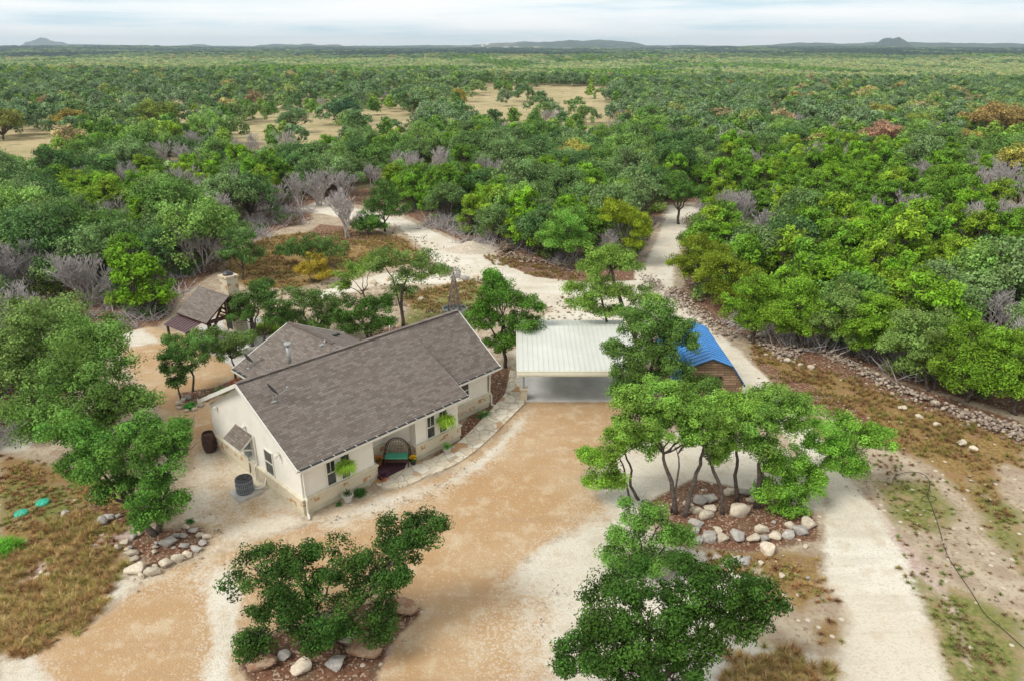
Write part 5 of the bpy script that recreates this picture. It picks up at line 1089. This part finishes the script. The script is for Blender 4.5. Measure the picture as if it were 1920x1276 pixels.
while y < 520:
    sp = 3.9 if y < 130 else (4.6 if y < 250 else 6.0)
    xm = y * .80 + 14; x = -xm + rg.uniform(0, sp)
    while x < xm:
        X = x + rg.uniform(-.42, .42) * sp; Y = y + rg.uniform(-.42, .42) * sp; x += sp
        if Y < 30: continue
        if inside(X, Y, CLEARX): continue
        sd_ = float(sdist(np.array([X]), np.array([Y]), CLEARX)[0])
        if sd_ > -1.3: continue
        if any((X - a) ** 2 + (Y - c) ** 2 < 7 for a, c in hero_pos): continue
        if 120 < Y < 420 and any(inside(*pix((X, Y, zz)), m_) for m_ in MEADOW for zz in (.3, 2.5, 4.6, 6.0)) and rg.random() > .10: continue
        spz = inside(X, Y, SPARSE)
        if spz and rg.random() > .42: continue
        px_, py_ = pix((X, Y, 0))
        if px_ < -260 or px_ > 2180: continue
        nz_ = float(fbm(X / 26, Y / 26, 41, 3)); nb_ = float(fbm(X / 14 + 8, Y / 14, 43, 2)); n3 = float(fbm(X / 60, Y / 60, 45, 2))
        if py_ > 262: pj = .66 if not (px_ < 420 and py_ > 400) else .25
        elif py_ > 165: pj = .12
        elif py_ > 138: pj = .7 if px_ < 1100 else .15
        else: pj = .1
        pj = pj + (nz_ - .5) * 2.2
        if 900 < px_ < 1330 and 300 < py_ < 400: pj -= .45
        if nb_ > .59 and py_ > 190 and rg.random() < .6: kd = 'b'
        elif rg.random() < .025 and py_ > 250: kd = 'b'
        elif rg.random() < pj: kd = 'j'
        else: kd = 'o'
        if kd == 'j':
            c, tone = rg.choice([((.120, .27, .022), 'bright green'), ((.135, .28, .028), 'bright green'), ((.105, .24, .03), 'mid green'), ((.155, .275, .03), 'yellow-green'), ((.095, .21, .03), 'dark green')]); sc = rg.uniform(.8, 1.15)
        elif kd == 'o':
            c, tone = rg.choice([((.105, .22, .07), 'blue-green'), ((.13, .25, .095), 'grey-green'), ((.095, .22, .05), 'mid green'), ((.14, .29, .07), 'fresh green'), ((.065, .16, .05), 'dark green')]); sc = rg.uniform(.85, 1.35)
            if spz: c = tuple(a * k for a, k in zip(c, (.85, .85, .95))); sc *= 1.1
            aut = .05 if py_ < 262 else .012
            if (px_ > 1500 and 180 < py_ < 300) or (py_ < 165): aut = .16
            if rg.random() < aut: c, tone = rg.choice([((.30, .24, .075), 'ochre'), ((.26, .30, .07), 'olive yellow'), ((.25, .17, .09), 'rusty brown')])
        else: c, tone = (.3, .3, .3), 'bare grey'; sc = rg.uniform(.75, 1.15)
        c = tuple(a * k for a, k in zip(c, (1.25, 1.10, .8) if kd == 'j' else (1.32, 1.06, .98))); dist = math.hypot(X, Y); cand.append([kd, X, Y, sc, c, tone, dist, px_, py_, sd_])
    y += sp
FIX = [('o', 1650, 290, 1.5, (.34, .20, .13), 'rusty brown'), ('o', 1850, 268, 2.0, (.33, .24, .085), 'ochre'), ('o', 1905, 262, 1.8, (.32, .23, .08), 'ochre'), ('o', 1790, 300, 1.4, (.30, .25, .07), 'ochre'), ('o', 1715, 262, 1.6, (.21, .27, .05), 'olive yellow'), ('o', 1640, 240, 1.5, (.27, .27, .06), 'olive yellow'),
       ('b', 652, 446, 1.15, (.3,) * 3, 'bare grey'), ('b', 600, 385, 1.1, (.3,) * 3, 'bare grey'), ('b', 30, 640, 1.2, (.3,) * 3, 'bare grey'), ('b', 165, 575, 1.1, (.3,) * 3, 'bare grey'), ('b', 1500, 250, 1.5, (.3,) * 3, 'bare grey'), ('b', 1145, 495, 1.0, (.3,) * 3, 'bare grey'), ('b', 770, 340, 1.1, (.3,) * 3, 'bare grey'), ('b', 930, 355, 1.1, (.3,) * 3, 'bare grey'), ('b', 960, 350, 1.0, (.3,) * 3, 'bare grey'), ('b', 1360, 420, 1.0, (.3,) * 3, 'bare grey'), ('b', 560, 390, 1.0, (.3,) * 3, 'bare grey'),
       ('o', 300, 250, 1.9, (.20, .26, .045), 'olive yellow'), ('o', 135, 258, 1.5, (.32, .26, .06), 'ochre'), ('o', 95, 215, 1.5, (.28, .22, .10), 'ochre'), ('o', 5, 262, 1.8, (.22, .24, .05), 'olive yellow'), ('o', 860, 200, 1.2, (.34, .27, .05), 'ochre'), ('o', 550, 248, 1.5, (.14, .22, .09), 'grey-green'), ('o', 655, 235, 1.7, (.06, .14, .06), 'dark green'), ('o', 475, 205, 1.2, (.27, .20, .10), 'rusty brown')]
for a, c in ((310,322),(345,318),(375,315),(475,303),(535,300),(600,385),(640,378),(775,345),(830,352),(945,352),(965,368),(415,440),(28,560),(60,555),(165,575),(1280,275),(1225,272),(1150,272),(820,332),(900,350),(1545,240),(1390,420),(1120,270),(700,350),(1690,440),(1860,640),(1900,700),(1420,470),(250,372),(200,330),(740,335),(1010,300),(1060,285)):
    FIX.append(('b', a, c, 1.0 + .3 * ((a * 7 + c * 3) % 10) / 10, (.3,) * 3, 'bare grey'))
fixed = []
for kd, a, c, sc, colr, tone in FIX:
    p = at(a, c)
    cand = [q for q in cand if not ((q[1] - p.x) ** 2 + (q[2] - p.y) ** 2 < 3.4 ** 2 or (abs(q[1] - p.x * q[2] / p.y) < 2.6 * sc and 0 < p.y - q[2] < 7.5))]
    fixed.append([kd, p.x, p.y, sc, colr, tone, math.hypot(p.x, p.y) * .5, a, c, -3.0])
cand += fixed
LAND = [('the blue shed', 1300, 640), ('the white carport', 1080, 600), ('the gravel pile', 890, 440), ('the gravel fork', 1290, 390), ('the pavilion chimney', 440, 500), ('the rubble pile', 1050, 470), ('the golden tree', 588, 480), ('the wide tan meadow', 1040, 180), ('the small tan meadow', 530, 240), ('the meadow at the photo edge', 60, 270), ('the rusty brown tree', 1650, 250), ('the ochre tree clump', 1860, 230), ('the bare tree by the track', 650, 380), ('the bend of the rubble bank', 1600, 640), ('the end of the rubble bank', 1900, 700), ('the loose roadside boulders', 1480, 600), ('the windmill', 850, 520), ('the back track opening', 700, 380), ('the big spreading oak', 130, 600), ('the grey thicket', 330, 300)]
TREE_N = {'j': 288, 'o': 252, 'b': 130}
NAMES = {'j': 'juniper', 'o': 'live_oak', 'b': 'bare_tree'}
rest = []; solo = []
for kd in 'job':
    L = sorted([q for q in cand if q[0] == kd and q[7] > -60 and q[7] < 1980], key=lambda q: q[6] / q[3]); solo += L[:TREE_N[kd]]; rest += L[TREE_N[kd]:]
rest += [q for q in cand if not (-60 < q[7] < 1980)]
seen = {}
def lab_key(q):
    _, l_, x, y_ = min(((math.hypot((q[7] - x) * 1.0, (q[8] - 25 - y_) * 1.6), l_, x, y_) for l_, x, y_ in LAND)); return l_
for q in solo: q.append(lab_key(q))
solo.sort(key=lambda q: (q[0], q[5], q[10], q[8]), reverse=True)
cnt = {}
for q in solo: cnt[(q[0], q[5], q[10])] = cnt.get((q[0], q[5], q[10]), 0) + 1
rt = random.Random(9)
# ordinal from near to far within one colour and landmark
for q in solo:
    kd, X, Y, sc, c, tone, dist, px_, py_, sd_, lm = q
    k = (kd, tone, lm); i = seen.get(k, 0); seen[k] = i + 1
    word = {'j': 'juniper', 'o': 'oak', 'b': 'tree'}[kd]; size = 'broad' if sc > 1.2 else ('small' if sc < .92 else 'dense' if kd != 'b' else 'leafless')
    lab = f"{size} {tone} {word} near {lm}" if cnt[k] == 1 else f"{size} {tone} {word}, {ORD[i] if i else 'frontmost'} of its colour near {lm}"
    nm = NAMES[kd] if tone not in ('ochre', 'rusty brown', 'olive yellow') else 'autumn_tree'
    e = empty(nm, (X, Y, float(gz(X, Y)) - (.35 if Y > 117 and dist < 170 else .05)), rt.uniform(0, 6.28), lab, 'tree', {'j': 'junipers of the forest', 'o': 'oaks of the forest', 'b': 'bare grey trees of the forest'}[kd] if nm != 'autumn_tree' else 'autumn coloured trees')
    s_ = sc * rt.uniform(.92, 1.08); hs = rt.uniform(.88, 1.15) * (1.0 if kd != 'b' else 1.05); e.scale = (s_, s_, s_ * hs if sc < 1.4 else s_ * .85)
    cm, tm = rt.choice(PR[kd])
    o = bpy.data.objects.new('crown' if kd != 'b' else 'branches', cm); COL.objects.link(o); o.parent = e; o.color = (*c, 1)
    o = bpy.data.objects.new('trunk', tm); COL.objects.link(o); o.parent = e
# -- far woodland: one object, instanced crowns
FARC = {'j': [(.16, .28, .045), (.21, .32, .05), (.12, .23, .045)], 'o': [(.14, .22, .095), (.17, .245, .12), (.11, .19, .065), (.19, .28, .09)], 'a': [(.34, .30, .11), (.28, .33, .10), (.33, .27, .14)], 'd': [(.06, .105, .075), (.045, .09, .07)], 'y': [(.30, .37, .14), (.38, .40, .19), (.26, .36, .13)]}  # last two sets: cloud shade, then a sunny patch, painted into leaf colour
farcol = bpy.data.collections.new('woodland_sources'); kinds_l = []
def low(kd, s, n, leaf):
    B = proto_blobs('j' if kd == 'j' else 'o', s + 90); V, Fq, t = foliage(s + 300, B, n, leaf, .38, 3.5, .75, -.3, .8); return np_mesh('crown', V, Fq, M['leaf'], t)
lows = {k: [low(k, i, 2000, .42) for i in range(3)] for k in 'jo'}
def addsrc(me, col, kd):
    o = bpy.data.objects.new('src_%03d' % len(kinds_l), recolour(me, col) if kd != 'b' else me); farcol.objects.link(o); o.color = (*col, 1); kinds_l.append(kd)
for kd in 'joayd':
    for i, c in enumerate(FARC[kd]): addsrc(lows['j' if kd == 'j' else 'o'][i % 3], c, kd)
for s in (0, 2): addsrc(PR['b'][s][0], (.3, .3, .3), 'b')
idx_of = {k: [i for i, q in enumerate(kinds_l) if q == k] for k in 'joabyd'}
pts = []
for q in rest:
    kd = 'a' if q[5] in ('ochre', 'rusty brown', 'olive yellow') else q[0]
    pts.append((q[1], q[2], float(gz(q[1], q[2])) - (.35 if q[6] < 170 else .1), q[3], q[3], rt.choice(idx_of[kd])))
d = 515.0; ff = random.Random(4)
while d < 5200:
    sp = max(6.0, d / 95); dx = d; x = -d * .80
    while x < d * .80:
        X = x + ff.uniform(-.5, .5) * sp; Y = d + ff.uniform(-.5, .5) * sp; x += sp
        n1 = float(fbm(X / 160, Y / 260, 51, 3)); n2 = float(fbm(X / 90, Y / 200, 53, 3))
        if n1 > .63 and ff.random() > .2: continue
        kd = 'a' if n2 > .56 and ff.random() < .35 else ('j' if n2 < .40 else 'o')
        if 560 < Y < 1500 and (n2 > .44) and ff.random() < .8: kd = 'y'  # light yellow-green crowns paint a sunny patch across the woods
        if Y > 1700: kd = 'd' if n1 < .56 else 'o'  # far crowns take darker leaves to paint in the shade of clouds
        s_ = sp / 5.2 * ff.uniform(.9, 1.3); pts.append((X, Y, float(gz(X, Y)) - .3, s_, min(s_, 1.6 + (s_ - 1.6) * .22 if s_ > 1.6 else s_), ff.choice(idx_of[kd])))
    d += sp * .9
pts = np.array(pts); n = len(pts); print('woodland points', n)
me = bpy.data.meshes.new('woodland'); me.vertices.add(n); me.vertices.foreach_set('co', pts[:, :3].ravel()); me.update()
rs = np.random.default_rng(3)
a = me.attributes.new('rot', 'FLOAT_VECTOR', 'POINT'); a.data.foreach_set('vector', np.stack([np.zeros(n), np.zeros(n), rs.uniform(0, 6.28, n)], -1).ravel())
a = me.attributes.new('scl', 'FLOAT_VECTOR', 'POINT'); a.data.foreach_set('vector', np.stack([pts[:, 3], pts[:, 3], pts[:, 4]], -1).ravel())
a = me.attributes.new('pick', 'INT', 'POINT'); a.data.foreach_set('value', pts[:, 5].astype(np.int32))
def instancer(o, col, name):
    ng = bpy.data.node_groups.new(name, 'GeometryNodeTree'); ng.interface.new_socket('Geometry', in_out='INPUT', socket_type='NodeSocketGeometry'); ng.interface.new_socket('Geometry', in_out='OUTPUT', socket_type='NodeSocketGeometry')
    gi = ng.nodes.new('NodeGroupInput'); go = ng.nodes.new('NodeGroupOutput'); ip = ng.nodes.new('GeometryNodeInstanceOnPoints'); ci = ng.nodes.new('GeometryNodeCollectionInfo')
    ci.inputs['Collection'].default_value = col; ci.inputs['Separate Children'].default_value = True; ci.inputs['Reset Children'].default_value = True
    def na(nm, t): q = ng.nodes.new('GeometryNodeInputNamedAttribute'); q.data_type = t; q.inputs['Name'].default_value = nm; return q.outputs[0]
    L = ng.links.new; L(gi.outputs[0], ip.inputs['Points']); L(ci.outputs[0], ip.inputs['Instance']); ip.inputs['Pick Instance'].default_value = True
    L(na('pick', 'INT'), ip.inputs['Instance Index']); L(na('rot', 'FLOAT_VECTOR'), ip.inputs['Rotation']); L(na('scl', 'FLOAT_VECTOR'), ip.inputs['Scale']); L(ip.outputs[0], go.inputs[0])
    md = o.modifiers.new(name, 'NODES'); md.node_group = ng
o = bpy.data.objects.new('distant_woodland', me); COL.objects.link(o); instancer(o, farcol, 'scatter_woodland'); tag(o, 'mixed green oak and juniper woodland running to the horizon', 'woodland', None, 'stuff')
# -- understory brush between the forest trees and grass, as ground cover
def tuft_mesh(seed, n, L, w_, droop, up):
    R = random.Random(seed); v, f = leafplant(n, L, droop, R, up, w_); V = np.array([q[:] for q in v]); return V, np.array(f), np.repeat([R.random() for _ in range(n)], 4)[:len(f)]
def scatter(name, label, cat, polys, dens, meshes, cols, smin, smax, seed, zoff=-.03, noise_cut=.0):
    rgn = np.random.default_rng(seed); col = bpy.data.collections.new(name + '_sources'); k = 0
    for m_ in meshes:
        for c in cols: o = bpy.data.objects.new('src_%03d' % k, recolour(m_, c) if name != 'dead_brush' else m_); o.color = (*c, 1); col.objects.link(o); k += 1
    out = []
    for poly in polys:
        p = np.array(poly); x0, y0 = p.min(0); x1, y1 = p.max(0); m_ = int((x1 - x0) * (y1 - y0) * dens); X = rgn.uniform(x0, x1, m_); Y = rgn.uniform(y0, y1, m_)
        sd_ = sdist(X, Y, poly); ok = sd_ > rgn.uniform(-.3, .6, m_)
        if noise_cut: ok &= fbm(X / 1.6, Y / 1.6, seed, 3) > noise_cut + rgn.uniform(-.05, .05, m_)
        out.append(np.stack([X[ok], Y[ok]], -1))
    P = np.vstack(out); n = len(P); print(name, n); me = bpy.data.meshes.new(name); me.vertices.add(n); me.vertices.foreach_set('co', np.stack([P[:, 0], P[:, 1], np.full(n, zoff)], -1).ravel()); me.update()
    s = rgn.uniform(smin, smax, n); a = me.attributes.new('rot', 'FLOAT_VECTOR', 'POINT'); a.data.foreach_set('vector', np.stack([np.zeros(n), np.zeros(n), rgn.uniform(0, 6.28, n)], -1).ravel())
    a = me.attributes.new('scl', 'FLOAT_VECTOR', 'POINT'); a.data.foreach_set('vector', np.stack([s, s, s], -1).ravel()); a = me.attributes.new('pick', 'INT', 'POINT'); a.data.foreach_set('value', rgn.integers(0, k, n).astype(np.int32))
    o = bpy.data.objects.new(name, me); COL.objects.link(o); instancer(o, col, 'scatter_' + name); tag(o, label, cat, None, 'stuff'); return o
def tm(seed, n, L, w_, droop, up=1.2): V, f, t = tuft_mesh(seed, n, L, w_, droop, up); return np_mesh('tuft', V, f, M['leaf'], np.repeat(np.random.default_rng(seed).uniform(.15, .85, len(f) // 4), 4))
tall = [tm(s, 60, .45, .012, 1.1, 1.3) for s in range(3)]; short = [tm(s + 10, 30, .16, .012, 1.2, 1.1) for s in range(3)]
BP = [P_(q) for q in POLY['brown']]; GP = [P_(q) for q in POLY['green']]
scatter('dry_grass', 'tall tawny dry grass beside the drive and along the road', 'grass', [P_([(0,1030),(110,1020),(225,1040),(232,1060),(215,1110),(150,1180),(60,1232),(-20,1225)]), P_([(1370,1220),(1460,1210),(1560,1250),(1570,1290),(1340,1290)]), P_([(50,985),(180,960),(240,1000),(120,1030)])], 26, tall, [(0.40, 0.27, 0.11), (0.46, 0.34, 0.15), (0.34, 0.20, 0.09), (0.33, 0.29, 0.09)], .55, 1.15, 61, noise_cut=.34)
scatter('dry_grass', 'rust and straw coloured grass between road and rubble bank', 'grass', [BP[0], BP[2], BP[7], BP[8], BP[9]], 14, tall, [(0.302, 0.194, 0.072), (0.346, 0.245, 0.101), (0.245, 0.137, 0.065), (0.230, 0.223, 0.058)], .4, .85, 62, noise_cut=.42)
scatter('short_dry_grass', 'thin low rusty grass between the septic lids and the stone ring', 'grass', [BP[1], BP[3], BP[5], BP[6], P_([(1545,1090),(1570,1100),(1560,1130),(1520,1125)]), P_([(1480,1080),(1500,1070),(1530,1085),(1500,1105)])], 14, short, [(.30, .17, .075), (.34, .22, .09), (.24, .13, .06), (.26, .24, .07)], .8, 2.0, 67, noise_cut=.42)
scatter('green_grass', 'short patchy green grass by the road and windmill', 'grass', GP, 13, short, [(0.144, 0.180, 0.036), (0.194, 0.209, 0.058), (0.259, 0.216, 0.086), (0.216, 0.158, 0.072)], .6, 1.4, 63, noise_cut=.46)
scatter('weeds', 'sparse green and brown weeds on the stony ground', 'weeds', [P_([(1500,760),(1700,840),(1900,960),(1920,1276),(1790,1276),(1740,1150),(1640,950)]), P_([(420,560),(760,420),(900,500),(760,600),(480,640)]), P_([(40,1000),(200,930),(240,980),(60,1080)]), P_([(1000,560),(1080,550),(1170,600),(1010,606)]), P_([(560,985),(600,975),(720,925),(700,945)])], 4, short, [(.16, .21, .05), (.26, .19, .08), (.2, .12, .06)], .6, 1.5, 64, noise_cut=.46)
FLOOR = [P_([(-60,860),(60,790),(190,640),(300,600),(330,560),(420,500),(440,455),(560,420),(590,395),(560,360),(300,400),(-200,500),(-260,860)]), P_([(745,398),(850,440),(930,468),(1100,500),(1180,500),(1215,450),(1240,400),(1100,350),(800,350)]), P_([(1320,385),(1280,470),(1290,535),(1340,585),(1460,640),(1570,662),(1700,712),(1930,775),(2200,800),(2100,560),(1700,400),(1500,350)])]
brush = []
for s in range(3):
    B = [(0, 0, .5, .8, .8, .55), (.6, .3, .4, .5, .5, .4), (-.5, .4, .45, .55, .5, .4)]; V, Fq, t = foliage(s + 500, B, 700, .2, .3, 6, .8, -.3); brush.append(np_mesh('brush', V, Fq, M['leaf'], t))
scatter('undergrowth', 'low scrubby undergrowth beneath the forest trees', 'undergrowth', FLOOR, .16, brush, [(.12, .20, .05), (.09, .17, .04), (.20, .15, .11), (.17, .24, .05)], .7, 1.5, 65, noise_cut=.42)
dead = []
for s in range(2):
    b = MB(); R = random.Random(s + 40)
    for _ in range(60):
        p = Vector((R.uniform(-1.2, 1.2), R.uniform(-1.2, 1.2), 0)); d_ = Vector((R.uniform(-1, 1), R.uniform(-1, 1), R.uniform(.1, 1.1))).normalized(); L = R.uniform(.5, 1.4); b.tube([p, p + d_ * L * .5, p + d_ * L + Vector((R.uniform(-.2, .2), R.uniform(-.2, .2), 0))], [.03, .022, .008], 3, False)
    o = b.build('twigs', M['greybark']); dead.append(o.data); bpy.data.objects.remove(o)
scatter('dead_brush', 'tangled grey dead twigs under the forest edge', 'undergrowth', FLOOR, .22, dead, [(.3, .3, .3)], .7, 1.6, 66, noise_cut=.42)
# ================================================================== HILLS AND FAR HOUSES
def hillmat():
    m, nt, b = newmat('wooded_hill'); g = nt.nodes.new('ShaderNodeNewGeometry'); n1 = noise(nt, g.outputs['Position'], .012, 6, .7); n2 = noise(nt, g.outputs['Position'], .002, 4)
    c = mixc(nt, ramp(nt, n1, .35, .65), (.04, .07, .065), (.075, .11, .085)); c = mixc(nt, math_(nt, 'MULTIPLY', ramp(nt, n2, .55, .62), .5), c, (.30, .24, .15)); lk(nt, c, b.inputs['Base Color']); b.inputs['Roughness'].default_value = 1; return m  # dark bluish hill colour has the cloud shade painted in
M['hill'] = hillmat()
def hill(lab, px_, dist, wpx, hpx, seed, flat=1.0):
    k = dist / 1447.0; hpx *= 1.7; cx = (px_ - 960) * k; w_ = wpx * k; h = hpx * k + H + 16; nx, ny = 60, 14
    xs = np.linspace(-1, 1, nx); ys = np.linspace(-1, 1, ny); X, Y = np.meshgrid(xs, ys)
    pr_ = np.clip(1 - np.abs(X) ** (2.0 * flat), 0, 1) * np.clip(1 - Y ** 2, 0, 1) ; nn = fbm(X * 3 + seed, Y * 2, seed, 4)
    nf = fbm(X * 14 + seed, Y * 4, seed + 5, 3)
    Z = h * pr_ * (.62 + .55 * nn) + (nf - .5) * 8 * (pr_ > .02) - 6
    V = np.stack([cx + X * w_, dist + Y * w_ * .35, Z], -1).reshape(-1, 3); idx = np.arange(nx * ny).reshape(ny, nx)
    Q = np.stack([idx[:-1, :-1], idx[:-1, 1:], idx[1:, 1:], idx[1:, :-1]], -1).reshape(-1, 4); me = np_mesh('hills', V, Q, M['hill'], None, False)
    o = bpy.data.objects.new('hills', me); COL.objects.link(o); tag(o, lab, None, None, 'structure')
hill('pointed blue hill on the far horizon', 85, 8200, 62, 11, 1); hill('low blue rise at the photo edge horizon', 100, 8600, 220, 4, 2, 1.6); hill('long flat wooded ridge', 560, 5600, 115, 5.0, 3, 2.2); hill('low ridge beside the pointed hill', 370, 7600, 90, 4, 4, 1.5)
hill('wooded ridge under the distant town', 1080, 5200, 175, 8.5, 5, 1.5); hill('town ridge', 960, 6200, 110, 6.5, 6, 2); hill('round wooded hill far right', 1672, 4400, 52, 11, 7); hill('long low ridge far right', 1700, 4700, 330, 6.5, 8, 2.0); hill('low middle ridge', 1380, 6500, 240, 4, 9, 2); hill('very distant blue ridge', 700, 9000, 500, 3.5, 10, 2.5)
hill('blue ridge line', 250, 5200, 300, 2.6, 12, 2.2); hill('blue ridge line behind the woodland', 800, 4600, 260, 2.6, 13, 2.2); hill('dark wooded ridge', 1350, 4300, 300, 3.0, 14, 2.2)
rh = random.Random(8); b = MB(); b.box(-9, 9, -5, 5, -8, 5); hwall = b.build('wall', plain('pale_wall', (.75, .72, .68), .7, .05)); b = MB(); b.mesh([(-10, -6, 5), (10, -6, 5), (10, 6, 5), (-10, 6, 5), (-10, 0, 8.5), (10, 0, 8.5)], [(0, 1, 5, 4), (2, 3, 4, 5), (0, 4, 3), (1, 2, 5)]); hroof = b.build('roof', plain('grey_roof', (.4, .38, .36), .8, .1))
wm_, rm_ = hwall.data, hroof.data; bpy.data.objects.remove(hwall); bpy.data.objects.remove(hroof)
for i in range(26):
    a = rh.choice([rh.gauss(1000, 35), rh.gauss(1040, 50), rh.gauss(960, 30), rh.gauss(1180, 50)]); dd = rh.uniform(3600, 4500); x = (a - 960) * dd / 1447
    e = empty('distant_house', (x, dd, float(gz(x, dd)) + rh.uniform(5, 14)), rh.uniform(-.6, .6), 'tiny pale house on the hazy ridge at the horizon', 'house', 'pale houses of the distant town'); s = rh.uniform(.7, 1.5); e.scale = (s, s, s)
    for nm, m_ in (('wall', wm_), ('roof', rm_)): o = bpy.data.objects.new(nm, m_); COL.objects.link(o); o.parent = e
for a, s, lab in ((905, 1.0, 'pale water tower on the horizon above the distant town, the western one'), (914, 1.15, 'pale water tower on the horizon above the distant town, the eastern one')):
    x = (a - 960) * 4600 / 1447; e = empty('water_tower', (x, 4600, float(gz(x, 4600))), 0, lab, 'water tower'); e.scale = (s, s, s)
    b = MB(); b.lathe([(1.5, 0), (1.5, 34)], n=10); b.build('column', M['white'], e); b = MB(); b.lathe([(1, 32), (7, 36), (8, 40), (6, 44), (1, 46)], n=14); b.build('tank', M['white'], e)
# ================================================================== HAZE
m = bpy.data.materials.new('haze_air'); m.use_nodes = True; nt = m.node_tree; nt.nodes.clear(); out = nd(nt, 'ShaderNodeOutputMaterial'); v = nt.nodes.new('ShaderNodeVolumePrincipled')
v.inputs['Color'].default_value = (.74, .89, 1.0, 1); v.inputs['Density'].default_value = 1.1e-4; v.inputs['Anisotropy'].default_value = .2; lk(nt, v.outputs[0], out.inputs['Volume'])
b = MB(); b.box(-9800, 9800, -9800, 9800, -60, 160); o = b.build('haze', m); tag(o, 'thin pale blue air between camera and horizon', 'haze', None, 'stuff')
